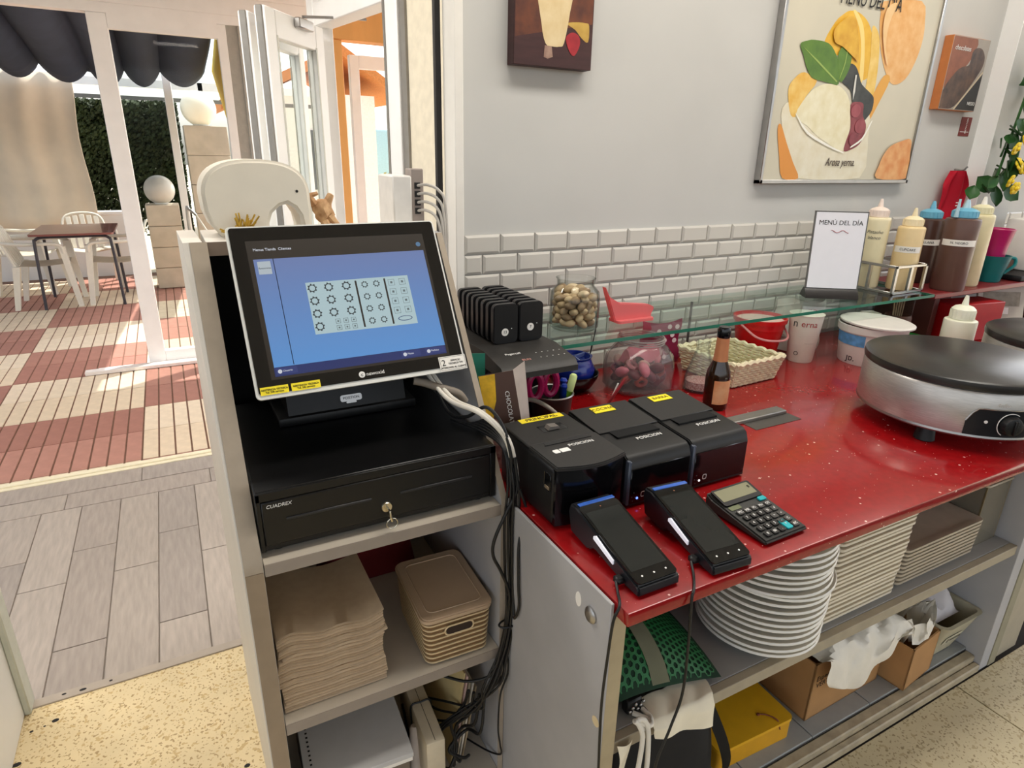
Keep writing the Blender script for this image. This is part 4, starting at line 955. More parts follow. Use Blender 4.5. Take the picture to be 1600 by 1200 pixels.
# pen cup
t = thing('pen_cup', 'dark metal pen cup between the printers and the pager stand', 'pen cup', (.722, 1.152, K))
b = BM(); lathe(b, [(.040, 0), (.041, .003), (.049, .085), (.051, .087), (.047, .087), (.039, .005)], 30); obj('cup', b, mat('cup_metal', (70, 70, 66), .35, metal=.5), t)
b = BM(); lathe(b, [(.0495, .084), (.0515, .086), (.0500, .0885), (.0475, .087)], 30, capb=False); obj('rim', b, M_alu, t)
t = thing('scissors', 'scissors with magenta handles in the pen cup', 'scissors', (.692, 1.128, K+.0065), R(-8))
M_mg = mat('magenta_handle', (158, 16, 76), .3)
for s, dx in ((-1, -.03), (1, .012)):
    b = BM(); tube(b, [(dx+.019*math.cos(a)*.8, .006*s, .112+.028*math.sin(a)) for a in [2*PI*k/20 for k in range(21)]], .0078, 8, 0); obj('handle', b, M_mg, t)
b = BM(); box(b, .010, .018, .006, .010, 0, .09); obj('blade', b, M_alu, t)
t = thing('highlighter_pen', 'green and white marker pen in the pen cup', 'pen', (.748, 1.150, K+.006), 0, rot=(R(8), R(9), 0))
b = BM(); lathe(b, [(.008, 0), (.008, .085)], 16, capt=True); obj('barrel', b, mat('lime_green', (120, 176, 40), .35), t)
b = BM(); lathe(b, [(.0088, .0855), (.0088, .122), (.006, .126)], 16, capt=True); obj('cap', b, mat('pale_lime', (206, 224, 150), .4), t)
for i, (dx, dy, h) in enumerate(((.022, -.016, .098), (.034, .008, .103))):
    t = thing('blue_pen', ['blue pen at the front of the pen cup', 'blue pen at the right of the pen cup'][i], 'pen', (.722+dx, 1.152+dy, K+.006), 0, 'blue pens in the cup', rot=(R(-6), R(5), 0))
    b = BM(); lathe(b, [(.007, 0), (.0075, h-.01), (.0095, h-.006), (.006, h)], 14, capt=True); obj('barrel', b, mat('pen_blue', (22, 52, 150), .3), t)
t = thing('red_pencil', 'red pencil leaning behind the middle printer', 'pencil', (.800, 1.10, K), 0, rot=(R(16), R(24), 0))
b = BM(); lathe(b, [(.0035, 0), (.0035, .135), (.001, .148)], 8, capt=True); obj('shaft', b, mat('pencil_red', (150, 40, 46), .4), t)
t = thing('white_straw', 'thin white straw leaning beside the red pencil', 'straw', (.822, 1.10, K), 0, rot=(R(12), R(14), 0))
b = BM(); lathe(b, [(.0018, 0), (.0018, .12)], 8, capt=True); obj('shaft', b, M_white, t)
t = thing('card_box', 'small white and pink card box behind the scissors', 'box', (.662, 1.31, K))
b = BM(); box(b, -.035, .045, -.05, .05, 0, .095, .002); obj('carton', b, mat('card_grey', (196, 190, 186), .7), t)
b = BM(); box(b, -.046, -.010, -.0508, .0508, .06, .0958, .001); obj('pink_band', b, mat('card_pink', (196, 150, 156), .7), t)
t = thing('menu_leaflet', 'folded brown dessert leaflet standing between cabinet and left printer', 'leaflet', (.548, 1.005, .9845), R(-24))
Ml_ = Matrix.Rotation(R(-2), 4, 'X') @ Matrix.Rotation(R(-10), 4, 'Y')
b = BM(); box(b, -.038, .030, -.0006, .0006, 0, .205, M=Ml_); lf = obj('front_leaf', b, mat('leaflet_brown', (86, 62, 54), .5), t)
b = BM(); prism(b, [(-.038, .204), (-.006, .204), (-.012, .15), (-.020, .13), (-.026, .10), (-.038, .12)], -.0011, -.0007, 'y', M=Ml_); obj('print_yellow', b, mat('leaflet_yellow', (226, 178, 40), .5, var=.2, scale=60), lf)
b = BM(); prism(b, [(-.037, .11), (-.018, .112), (-.002, .075), (.002, .03), (-.004, .003), (-.037, .003)], -.0014, -.0011, 'y', M=Ml_); obj('print_dessert', b, mat('leaflet_dessert', (176, 140, 130), .5, scale=70, col2=(96, 40, 36)), lf)
text('leaflet_title', 'CHOCOLATE', .0125, M_wink, lf, Ml_ @ Vector((.011, -.0014, .128)), (Ml_.to_3x3() @ Matrix(((0, 1, 0), (0, 0, -1), (-1, 0, 0)))).to_euler())
b = BM(); grid(b, 6, 6, lambda u, v: Ml_ @ Vector((.030+.026*u*(.5+.5*v), .004+.026*u, .003+.202*v+.006*u)), .0008); obj('back_leaf', b, mat('leaflet_white', (226, 214, 206), .6), t)
t = thing('green_card', 'green card peeping out behind the cabinet side', 'card', (.512, 1.12, .984), R(-20))
b = BM(); box(b, -.022, .022, -.001, .001, 0, .215); obj('card', b, mat('jade_card', (40, 126, 104), .5), t)
b = BM(); box(b, -.022, .022, -.012, .012, 0, .006); obj('foot', b, mat('jade_card', (40, 126, 104), .5), t)
cable('grey_cable', 'grey cable curving behind the left printer', [(.62, 1.10, .99), (.61, 1.12, 1.05), (.635, 1.10, 1.085), (.675, 1.05, 1.06), (.69, 1.02, 1.0), (.70, 1.0, .987)], .005, mat('grey_cable', (150, 142, 130), .5))

# candy jar
t = thing('sweet_jar', 'large clear jar of pink and red sweets under the glass shelf', 'jar', (1.082, 1.285, K))
b = BM(); lathe(b, [(.084, 0), (.096, .010), (.098, .060), (.092, .092), (.072, .118), (.060, .128), (.060, .148), (.056, .148), (.056, .126), (.068, .115), (.088, .09), (.094, .06), (.092, .012), (0, .010)], 12); obj('jar_body', b, glassmat('jar_plastic', (254, 250, 250), ior=1.45, edge=(176, 158, 158), alpha=.05), t, ang=20)
b = BM()
for z in (.130, .136, .142): tube(b, [(.062*math.cos(2*PI*k/32), .062*math.sin(2*PI*k/32), z) for k in range(33)], .0022, 6, 0)
obj('neck_thread', b, glassmat('thread_clear', (226, 216, 214), alpha=.3), t)
M_sw = [mat('sweet_%d' % i, c, .35, var=.2, scale=50) for i, c in enumerate([(120, 24, 40), (206, 120, 136), (170, 70, 54), (92, 30, 44), (226, 160, 164), (190, 150, 140)])]
rnd = random.Random(5); sm = []
for i in range(6):
    b = BM()
    if i % 2: sph(b, (0, 0, 0), .019, (1.2, .9, .7), 12, 8)
    else: tube(b, [(.013*math.cos(2*PI*k/14), .013*math.sin(2*PI*k/14), 0) for k in range(15)], .0062, 7, 0)
    sm.append(me('sweet', b, M_sw[i]))
for L_ in range(3):
    for rr, nn in ((.062, 9), (.030, 5)):
        for k in range(nn):
            if L_ == 2 and rnd.random() < .4: continue
            a = 2*PI*k/nn+L_*.4
            o = obj('gummy_sweet', sm[rnd.randrange(6) if L_ else rnd.choice([0, 3, 3, 2])], None, None, (1.082+rr*.93*math.cos(a), 1.285+rr*.93*math.sin(a), K+.034+.017*L_), (rnd.uniform(-1, 1), rnd.uniform(-1, 1), rnd.uniform(0, 6)))
            tag(o, 'red or pink sweet inside the large clear jar', 'sweet', 'sweets in the large jar')
t = thing('pink_wrapper', 'crumpled pink wrapper inside the jar of sweets', 'wrapper', (1.082, 1.29, K+.082))
b = BM(); grid(b, 10, 10, lambda u, v: (-.05+.1*u, -.03+.06*v, .012*math.sin(7*u+3*v)+.018*math.sin(5*v)+.02*math.sin(PI*u)*math.sin(PI*v)), .001); obj('sheet', b, mat('pink_film', (226, 130, 150), .3), t)
for v in t.children[0].data.vertices: v.co.z += .004
# pink scoop on the shelf wall
t = thing('pink_scoop', 'translucent pink plastic scoop handle leaning on the tiles', 'scoop', (1.13, 1.375, Z))
M_pk = glassmat('pink_clear', (250, 150, 150), alpha=.5, ior=1.2)
t.location = (1.035, 1.30, Z)
b = BM(); prism(b, [(-.078, .098), (-.062, .070), (-.030, .052), (.010, .047), (.070, .040), (.088, .030), (.078, .012), (.080, .0005), (-.040, .0005), (-.052, .030), (-.068, .070)], -.010, .010, 'y'); bmesh.ops.bevel(b, geom=list(b.edges), offset=.0025, segments=2, affect='EDGES'); obj('handle', b, M_pk, t)
b = BM(); prism(b, rrect(-.040, .078, -.026, .026, .01), .0003, .007); obj('scoop_base', b, M_pk, t)
# spotted packet
t = thing('spotted_packet', 'magenta packet with white spots next to the jar of sweets', 'packet', (1.265, 1.415, K), R(-8))
b = BM(); grid(b, 14, 14, lambda u, v: (-.068+.136*u, -.012*math.sin(PI*u)*math.sin(PI*min(1, v+.1))-.006*math.sin(9*v), .002+.128*v+.012*(abs(u-.5)*2)**2*v), .002); pk = obj('wrapper', b, mat('magenta_film', (176, 52, 92), .3), t)
rnd = random.Random(2)
for k in range(14):
    x, z = rnd.uniform(-.055, .055), rnd.uniform(.012, .118); u, v = (x+.068)/.136, (z-.002)/.128
    yy = -.012*math.sin(PI*u)*math.sin(PI*min(1, v+.1))-.006*math.sin(9*v)-.0018
    b = BM(); lathe(b, [(.0075, 0), (.0075, .0006)], 14, Matrix.Translation((x, yy, z+.012*(abs(u-.5)*2)**2*v)) @ Matrix.Rotation(PI/2, 4, 'X'), capt=True); obj('spot', b, mat('pale_pink_spot', (240, 206, 210), .5), pk)
# glass bottle and beer bottle
t = thing('glass_carafe', 'small conical clear glass bottle in front of the wicker basket', 'bottle', (1.222, 1.195, K))
b = BM(); lathe(b, [(.040, 0), (.044, .006), (.040, .040), (.022, .100), (.017, .118), (.019, .125), (.019, .140), (.015, .140), (.014, .118), (.019, .10), (.037, .04), (.040, .008), (0, .006)], 30); obj('glass', b, glassmat('carafe_glass', (252, 254, 253), ior=1.45, edge=(150, 156, 152), alpha=.04), t)
b = BM(); lathe(b, [(.039, .0075), (.037, .028)], 26, capt=True); obj('red_beads', b, mat('red_beads', (150, 40, 50), .4, scale=300, col2=(226, 190, 186)), t)
t = thing('beer_bottle', 'brown beer bottle with copper foil on its neck behind the printers', 'bottle', (1.166, 1.078, K))
b = BM(); lathe(b, [(.028, 0), (.0305, .005), (.0305, .082), (.028, .100), (.017, .128), (.0145, .150), (.0135, .190), (.0145, .192), (.0145, .200), (.0125, .200)], 30, capt=True); obj('glass', b, mat('brown_glass', (40, 24, 12), .08, coat=.3), t)
b = BM(); lathe(b, [(.0182, .126), (.0162, .150), (.0152, .185)], 24, capb=False); obj('neck_foil', b, mat('copper_foil', (206, 140, 96), .35, metal=.4), t)
b = BM(); lathe(b, [(.0155, .186), (.0160, .190), (.0160, .205), (.013, .212)], 22, capt=True); obj('cap', b, M_blk2, t)
b = BM(); V = []
for k in range(15):
    a = R(-150+200*k/14); V.append((b.verts.new((.0309*math.cos(a), .0309*math.sin(a), .018)), b.verts.new((.0309*math.cos(a), .0309*math.sin(a), .080))))
for A, B in zip(V, V[1:]): b.faces.new((A[0], B[0], B[1], A[1]))
obj('label', b, mat('copper_label', (196, 124, 76), .4, col2=(226, 176, 130), scale=25), t)
# wicker basket
t = thing('wicker_basket', 'cream woven basket on the red worktop behind the beer bottle', 'basket', (1.395, 1.256, K), R(3))
M_wk = mat('cream_wicker', (232, 220, 186), .7, var=.10, scale=60)
w0, d0, w1_, d1_, hh = .088, .092, .100, .106, .068
def rect_path(f, z, nx=16, ny=11, amp=0., ph=0):
    a, c = w0+(w1_-w0)*f, d0+(d1_-d0)*f; pts = []; k = 0
    for (xa, ya), (xb, yb), n in (((-a, -c), (a, -c), nx), ((a, -c), (a, c), ny), ((a, c), (-a, c), nx), ((-a, c), (-a, -c), ny)):
        nxn, nyn = (yb-ya), -(xb-xa); l_ = math.hypot(nxn, nyn)
        for i in range(n):
            s = amp*(1 if (k+ph) % 2 else -1); pts.append((xa+(xb-xa)*i/n+nxn/l_*s, ya+(yb-ya)*i/n+nyn/l_*s, z)); k += 1
    return pts+[pts[0]]
for r_ in range(8):
    b = BM(); tube(b, rect_path(r_/8, .006+r_*.0078, amp=.0022, ph=r_), .0042, 5, 2); obj('weave_row', b, M_wk, t)
pts = [Vector(p) for p in rect_path(1, .0705, 20, 18)]
b = BM(); tube(b, [p+Vector((0, 0, .003*math.sin(i*2.2))) for i, p in enumerate(pts)], .0068, 6, 2); obj('rim_braid', b, M_wk, t)
for k in range(40):
    p0 = rect_path(0, .004, 12, 8)[k]; p1 = rect_path(1, .068, 12, 8)[k]; b = BM(); tube(b, [p0, p1], .0026, 5, 0); obj('stake', b, M_wk, t)
b = BM(); box(b, -.088, .088, -.092, .092, .002, .005); obj('base_weave', b, M_wk, t)
t = thing('basket_paper', 'pale paper lining inside the wicker basket', 'paper', (1.395, 1.256, K+.0065), R(3))
b = BM(); grid(b, 12, 10, lambda u, v: ((-.078+.156*u), -.082+.164*v, .014+.012*math.sin(8*u)*math.sin(6*v)), .001); obj('sheet', b, mat('straw_yellow', (220, 206, 150), .8), t)
# red bucket
t = thing('red_bucket', 'bright red plastic bucket beneath the glass shelf', 'bucket', (1.612, 1.352, K))
b = BM(); lathe(b, [(.058, 0), (.060, .004), (.074, .100), (.076, .101), (.076, .118), (.081, .119), (.082, .132), (.077, .132), (.073, .118), (.057, .008)], 36); obj('pail', b, mat('red_plastic', (206, 20, 22), .3), t)
b = BM(); lathe(b, [(.0735, .122), (0, .123)], 30, capb=False); obj('contents', b, mat('pale_pink_cream', (232, 196, 186), .6), t)
b = BM(); tube(b, [(-.079, 0, .112), (-.072, -.06, .085), (-.02, -.085, .074), (.04, -.082, .078), (.077, -.02, .108)], .0035, 6, 6); obj('bail', b, mat('pink_bail', (226, 150, 150), .4), t)
# printed tub and sugar bag
t = thing('printed_tub', 'tall white tub with red and black lettering next to the red bucket', 'tub', (1.712, 1.262, K), R(-52))
b = BM(); lathe(b, [(.036, 0), (.038, .004), (.050, .150), (.052, .152), (.047, .153)], 30, capt=True); tb_ = obj('tub', b, mat('tub_white', (226, 220, 206), .4, var=.03), t)
def wrap_text(s, size, m, par, z, r, a0=0.):
    o = text('printed_name', s, size, m, par, (0, 0, 0), FRONT)
    for v in o.data.vertices:
        a = v.co.x/r+a0; zz = v.co.y; x = (r+.0006)*math.sin(a); y = -(r+.0006)*math.cos(a); v.co = (x, zz+z, -y)
    return o
wrap_text('n', .034, M_ink, tb_, .126, .0478, -.62); wrap_text('erna', .027, mat('print_red', (190, 40, 36), .6), tb_, .126, .0478, .25); wrap_text('————', .008, mat('print_grey', (120, 112, 104), .7), tb_, .065, .0433, .5); wrap_text('O', .018, M_ink, tb_, .03, .0405, -.35)
t = thing('sugar_bag', 'white sugar bag with red print leaning by the printed tub', 'bag', (1.800, 1.362, K), R(-30))
def bag(u, v):
    s = math.sin(PI*u); return (-.080+.16*u+.006*math.sin(9*v), -.045*s**.6*(1-.35*v)+.006*math.sin(14*u+5*v), .002+.165*v+.008*math.sin(7*u)*v)
b = BM(); grid(b, 18, 14, bag); grid(b, 18, 14, lambda u, v: (lambda p: (p[0], -p[1]*.8+.002, p[2]))(bag(u, v))); sg = obj('bag', b, mat('bag_white', (216, 208, 198), .5, var=.05, scale=10, bump=.1), t, ang=60)
b = BM(); grid(b, 18, 2, lambda u, v: (-.08+.16*u, -.048*math.sin(PI*u)**.6*(1-.35*(.28+.1*v))-.002, .002+.165*(.28+.1*v))); obj('grey_band', b, mat('band_grey', (168, 160, 152), .6), sg)
text('print_red_name', 'zero', .034, mat('print_red', (190, 40, 36), .6), sg, (.01, -.049, .140), FRONT); text('print_red_foot', 'MCR', .018, mat('print_red', (190, 40, 36), .6), sg, (-.005, -.0505, .044), FRONT); text('print_red_foot', 'CAFECO', .018, mat('print_red', (190, 40, 36), .6), sg, (.0, -.0515, .026), FRONT)
# white pail
t = thing('white_pail', 'white lidded pail with a blue label near the big griddle', 'pail', (1.905, 1.165, K), R(-58))
b = BM(); lathe(b, [(.082, 0), (.084, .004), (.094, .100), (.099, .102), (.100, .122), (.096, .124), (.092, .122)], 40, capt=True); pl_ = obj('pail', b, mat('pail_white', (226, 222, 214), .4, var=.04), t)
b = BM(); lathe(b, [(.1010, .1245), (.1055, .1265), (.1055, .131), (.100, .1335), (.090, .1325), (.05, .133)], 40, Matrix.Translation((.004, 0, 0)) @ Matrix.Rotation(R(2), 4, 'Y'), capt=True); obj('lid', b, mat('pail_white', (226, 222, 214), .4), t)
b = BM(); lathe(b, [(.0965, .121), (.0975, .1262)], 40, capb=False, capt=False); obj('dark_gap', b, mat('gap_brown', (74, 54, 44), .8), t)
b = BM(); V = []
for k in range(13):
    a = R(-90-78+70*k/12); V.append((b.verts.new((.0912*math.cos(a), .0912*math.sin(a), .062)), b.verts.new((.0944*math.cos(a), .0944*math.sin(a), .097))))
for A, B in zip(V, V[1:]): b.faces.new((A[0], B[0], B[1], A[1]))
obj('blue_label', b, mat('label_blue', (96, 160, 214), .5, var=.25, scale=60), pl_)
o = text('handwriting', 'Jb.', .03, M_ink, pl_, (0, 0, 0), FRONT)
for v in o.data.vertices:
    a = v.co.x/.085-.55; v.co = (.0862*math.sin(a), v.co.y+.022, .0862*math.cos(a))
# ------------------------------------------------------------------ crepe griddles
def griddle(label, x, y, rz):
    t = thing('crepe_griddle', label, 'griddle', (x, y, K), rz, 'crepe griddles')
    RR = .2000
    b = BM(); lathe(b, [(RR*.93, .034), (RR*.985, .038), (RR, .046), (RR, .138), (RR*.985, .143)], 64, capt=True); body = obj('body', b, M_steel, t)
    b = BM(); lathe(b, [(RR*.985, .1435), (RR*1.005, .146), (RR*1.012, .154), (RR*1.005, .1625), (RR*.975, .166), (0, .166)], 64); obj('hotplate', b, mat('cast_iron', (40, 39, 37), .30, var=.4, scale=9, bump=.25, detail=6), t)
    b = BM(); lathe(b, [(RR*.99, .0385), (RR*1.006, .042), (RR*1.0015, .047)], 64, capb=False); obj('base_rim', b, M_alu, t)
    for k in range(3):
        a = R(-135+120*k); b = BM(); lathe(b, [(.020, 0), (.022, .002), (.017, .037)], 18, Matrix.Translation((.157*math.cos(a), .157*math.sin(a), 0)), capt=True); obj('foot', b, M_blk, t)
    b = BM(); n = 18; half = R(24); V = []; rp2 = RR+.0012
    for k in range(n+1):
        a = -half+2*half*k/n; e = abs(a)/half; zt = .108 if e < .72 else .108-.030*((e-.72)/.28)**2
        V.append((b.verts.new((rp2*math.sin(a), -rp2*math.cos(a), .047)), b.verts.new((rp2*math.sin(a), -rp2*math.cos(a), zt))))
    for A, B in zip(V, V[1:]): b.faces.new((A[0], B[0], B[1], A[1]))
    cp = obj('control_panel', b, mat('panel_black', (26, 26, 30), .3), t)
    b = BM(); tube(b, [v[1].co[:] if False else (rp2*math.sin(-half+2*half*k/n), -rp2*math.cos(-half+2*half*k/n), (.108 if abs(2*k/n-1) < .72 else .108-.030*((abs(2*k/n-1)-.72)/.28)**2)+.001) for k in range(n+1)], .0016, 6, 0); obj('panel_trim', b, M_alu, cp)
    b = BM(); lathe(b, [(.0215, 0), (.0225, .004), (.019, .016), (.013, .018)], 26, Matrix.Translation((0, -RR, .076)) @ Matrix.Rotation(PI/2, 4, 'X'), capt=True); box(b, -.003, .003, -RR-.022, -RR-.012, .060, .092, .001); kn = obj('knob', b, M_blk, t)
    b = BM(); tube(b, [(.026*math.sin(R(a)), -RR-.0022, .076+.026*math.cos(R(a))) for a in range(-150, 40, 8)], .0009, 5, 0); obj('dial_mark', b, M_wink, kn)
    a = R(-13.5); b = BM(); lathe(b, [(.0035, 0), (.0035, .001)], 12, Matrix.Translation((rp2*math.sin(a), -rp2*math.cos(a), .080)) @ Matrix.Rotation(a, 4, 'Z') @ Matrix.Rotation(PI/2, 4, 'X'), capt=True); obj('lamp_mark', b, M_wink, cp)
    a0 = R(-6); o = text('maker_mark', 'Roller', .0110, M_wink, body, (0, 0, 0), FRONT, shear=.3)
    for v in o.data.vertices:
        a = v.co.x/RR+a0; v.co = ((RR+.0005)*math.sin(a), v.co.y+.119, (RR+.0005)*math.cos(a))
    return t
griddle('large round steel griddle with a black hotplate at the front of the worktop', 1.622, .765, R(-30))
griddle('second round griddle partly cut off at the right edge behind the first', 2.135, .745, R(-30))
t = thing('red_carton', 'red carton with white print behind the second griddle', 'box', (2.46, 1.20, K), R(-8))
b = BM(); box(b, -.09, .16, -.04, .06, 0, .135, .002); ca = obj('carton', b, mat('carton_red', (166, 18, 24), .4), t)
for j in range(3): text('carton_print', ['KLIPER', 'crepes', 'mix'][j], .015, M_wink, ca, (-.06, -.0408, .07-.02*j), FRONT)
t = thing('price_easel', 'pale framed price card leaning over the second griddle', 'card holder', (2.78, 1.215, K), R(-30))
Me = Matrix.Rotation(R(-14), 4, 'X')
b = BM(); box(b, -.09, .09, -.005, .005, 0, .165, .003, M=Me); fr = obj('frame', b, mat('easel_grey', (190, 186, 172), .5), t)
b = BM(); box(b, -.07, .07, -.0058, -.0051, .085, .14, M=Me); obj('print_grey', b, mat('easel_print', (146, 142, 126), .6, var=.2, scale=50), fr)
b = BM(); box(b, -.055, .03, -.0060, -.0052, .055, .08, M=Me); obj('print_white', b, M_white, fr)
t = thing('green_tub', 'small green tub half hidden behind the white squeeze bottle', 'tub', (2.105, 1.16, K))
b = BM(); lathe(b, [(.035, 0), (.04, .06), (.043, .062), (.038, .063), (.034, .01)], 24); obj('tub', b, mat('leaf_green', (30, 120, 44), .4), t)
t = thing('paper_funnel', 'grey-white card funnel standing beside the white pail', 'funnel', (2.03, 1.26, K))
b = BM(); lathe(b, [(.042, 0), (.026, .06), (.032, .125), (.03, .125), (.024, .06), (.04, .002)], 4, Matrix.Rotation(R(30), 4, 'Z'), capb=False); obj('card', b, mat('funnel_grey', (196, 192, 178), .7), t, ang=20)
t = thing('brown_jar', 'brown jar with sticks behind the green tub', 'jar', (2.205, 1.27, K))
b = BM(); lathe(b, [(.04, 0), (.043, .09), (.04, .10)], 24, capt=False); obj('jar', b, mat('jar_brown', (110, 62, 52), .4), t)
for k in range(5):
    b = BM(); tube(b, [(-.016+.008*k, .0, .01), (-.03+.015*k, .006, .155)], .003, 6, 0); obj('stick', b, mat('stick_tan', (170, 130, 104), .6), t)

# ------------------------------------------------------------------ wall pictures
POSTER = [
    ('orange_slice', [(1.819, 1.92), (1.852, 1.973), (1.879, 1.994), (1.908, 2.008), (1.95, 2.008), (1.994, 1.992), (2.025, 1.965), (2.043, 1.927), (2.049, 1.871), (2.052, 1.835), (2.009, 1.827), (1.952, 1.869), (1.877, 1.888), (1.841, 1.9)], (222, 166, 36), (236, 190, 60)),
    ('peel', [(1.925, 2.008), (1.941, 2.009), (1.982, 1.976), (2.009, 1.914), (2.029, 1.828), (2.011, 1.827), (1.992, 1.912), (1.964, 1.969)], (244, 216, 130), None),
    ('slice_behind', [(2.026, 1.975), (2.05, 1.972), (2.073, 1.944), (2.088, 1.889), (2.096, 1.827), (2.093, 1.768), (2.054, 1.788), (2.048, 1.84), (2.043, 1.901)], (226, 182, 70), (240, 206, 120)),
    ('whole_orange', [(2.058, 2.049), (2.246, 2.07), (2.285, 2.015), (2.294, 1.958), (2.278, 1.893), (2.244, 1.842), (2.188, 1.822), (2.139, 1.851), (2.092, 1.91), (2.061, 1.978), (2.054, 2.017)], (226, 162, 86), (238, 192, 130)),
    ('stalk', [(2.131, 1.846), (2.165, 1.837), (2.132, 1.765), (2.093, 1.698), (2.066, 1.68), (2.085, 1.736), (2.095, 1.79)], (226, 164, 66), None),
    ('glass', [(1.679, 1.708), (1.72, 1.75), (1.871, 1.737), (2.052, 1.723), (2.096, 1.725), (2.111, 1.659), (2.107, 1.528), (1.801, 1.527), (1.741, 1.602)], (222, 212, 184), (232, 226, 206)),
    ('left_slice', [(1.695, 1.788), (1.716, 1.813), (1.751, 1.83), (1.813, 1.81), (1.773, 1.762), (1.75, 1.711), (1.722, 1.71), (1.7, 1.754)], (228, 172, 60), (240, 206, 120)),
    ('left_orange', [(1.674, 1.667), (1.685, 1.683), (1.721, 1.633), (1.764, 1.576), (1.801, 1.527), (1.727, 1.527), (1.699, 1.591)], (222, 146, 60), None),
    ('ice_cream', [(1.742, 1.71), (1.78, 1.768), (1.814, 1.792), (1.86, 1.805), (1.92, 1.802), (1.967, 1.778), (1.995, 1.737), (2.008, 1.689), (1.998, 1.634), (1.987, 1.611), (1.919, 1.632), (1.861, 1.652), (1.802, 1.682)], (226, 216, 176), (240, 234, 206)),
    ('sauce', [(1.916, 1.821), (1.922, 1.852), (1.952, 1.868), (1.982, 1.861), (2.006, 1.837), (2.027, 1.813), (2.081, 1.789), (2.1, 1.774), (2.102, 1.742), (2.086, 1.719), (2.059, 1.702), (2.022, 1.733), (1.994, 1.763), (1.975, 1.794)], (38, 40, 40), (66, 68, 64)),
    ('berries', [(1.989, 1.75), (2.021, 1.762), (2.053, 1.756), (2.06, 1.724), (2.085, 1.697), (2.087, 1.67), (2.072, 1.636), (2.031, 1.617), (1.998, 1.613), (2.0, 1.645), (2.01, 1.684)], (122, 44, 54), (150, 70, 76)),
    ('mint_leaf', [(1.714, 1.902), (1.741, 1.913), (1.771, 1.918), (1.837, 1.914), (1.877, 1.888), (1.899, 1.86), (1.914, 1.808), (1.876, 1.807), (1.833, 1.811), (1.786, 1.818), (1.755, 1.845), (1.736, 1.872)], (96, 134, 40), (74, 112, 34)),
    ('mint_leaf', [(1.887, 1.884), (1.903, 1.915), (1.923, 1.94), (1.946, 1.909), (1.953, 1.874), (1.947, 1.843), (1.925, 1.814), (1.911, 1.826)], (96, 134, 40), (74, 112, 34)),
    ('leaf_vein', [(1.722, 1.899), (1.80, 1.866), (1.905, 1.815), (1.902, 1.811), (1.798, 1.861)], (150, 176, 84), None),
    ('leaf_vein', [(1.924, 1.930), (1.926, 1.930), (1.928, 1.87), (1.914, 1.824), (1.912, 1.826), (1.924, 1.87)], (150, 176, 84), None),
    ('gloss', [(1.985, 1.838), (1.992, 1.838), (1.998, 1.79), (1.995, 1.765), (1.988, 1.79)], (214, 214, 206), None),
    ('berry', [(2.02+.024*math.cos(k*PI/5), 1.735+.02*math.sin(k*PI/5)) for k in range(10)], (146, 58, 68), (168, 84, 92)),
    ('berry', [(2.055+.026*math.cos(k*PI/5), 1.69+.022*math.sin(k*PI/5)) for k in range(10)], (134, 48, 58), (160, 76, 84)),
    ('berry', [(2.035+.024*math.cos(k*PI/5), 1.650+.021*math.sin(k*PI/5)) for k in range(10)], (112, 36, 48), (146, 62, 72)),
    ('glass_rim', [(1.742, 1.712), (1.748, 1.71), (1.81, 1.665), (1.92, 1.628), (1.99, 1.61), (1.99, 1.607), (1.92, 1.622), (1.805, 1.659)], (244, 242, 232), None),
    ('glass_rim', [(2.028, 1.628), (2.075, 1.655), (2.105, 1.705), (2.110, 1.703), (2.08, 1.65), (2.03, 1.624)], (244, 242, 232), None),
    ('orange_light', [(2.075, 2.03), (2.12, 2.05), (2.10, 1.99), (2.105, 1.93), (2.135, 1.875), (2.11, 1.90), (2.075, 1.97)], (234, 190, 128), (238, 200, 146)),
    ('pulp_shade', [(1.85, 1.955), (1.90, 1.99), (1.935, 1.99), (1.96, 1.95), (1.985, 1.88), (1.96, 1.885), (1.90, 1.91), (1.86, 1.92)], (206, 148, 26), (230, 184, 60)),
    ('corner_orange', [(2.195, 1.527), (2.195, 1.569), (2.208, 1.604), (2.238, 1.633), (2.292, 1.65), (2.343, 1.657), (2.356, 1.613), (2.365, 1.527)], (216, 136, 70), (232, 176, 116)),
]
def smooth_poly(p, n=3):
    q = [Vector((a, c, 0)) for a, c in p]; N = len(q); out = []
    for i in range(N):
        a, b_, c, d = q[i-1], q[i], q[(i+1) % N], q[(i+2) % N]
        for k in range(n):
            t_ = k/n; v = .5*((2*b_)+(c-a)*t_+(2*a-5*b_+4*c-d)*t_*t_+(3*b_-a-3*c+d)*t_**3); out.append((v.x, v.y))
    return out
def picture(name, label, x0_, x1_, z0_, z1_, yf, bgmat, shapes, border=None, depth=.03, sidem=None):
    t = thing(name, label, 'picture', ((x0_+x1_)/2, yf, z0_)); cx = (x0_+x1_)/2
    b = BM(); box(b, x0_-cx, x1_-cx, 0, 1.4695-yf, 0, z1_-z0_, .0008); obj('canvas', b, sidem or bgmat, t)
    b = BM(); box(b, x0_-cx+.001, x1_-cx-.001, -.0004, .0001, .001, z1_-z0_-.001); pr = obj('print', b, bgmat, t)
    for i, (nm, poly, c1_, c2_) in enumerate(shapes):
        lo, hi = x0_+.003, x1_-.003
        p = [(min(max(a, lo), hi)-cx, min(max(c, z0_+.003), z1_-.003)-z0_) for a, c in (smooth_poly(poly) if len(poly) > 5 else poly)]
        b = BM(); d = -.0006-.0002*i; prism(b, p, d, d+.00015, 'y'); obj('print_'+nm, b, mat('%s_%s_%d' % (name, nm, i), c1_, .5, scale=26, col2=c2_ or c1_, detail=5), pr, smooth=False)
    return t, pr, cx
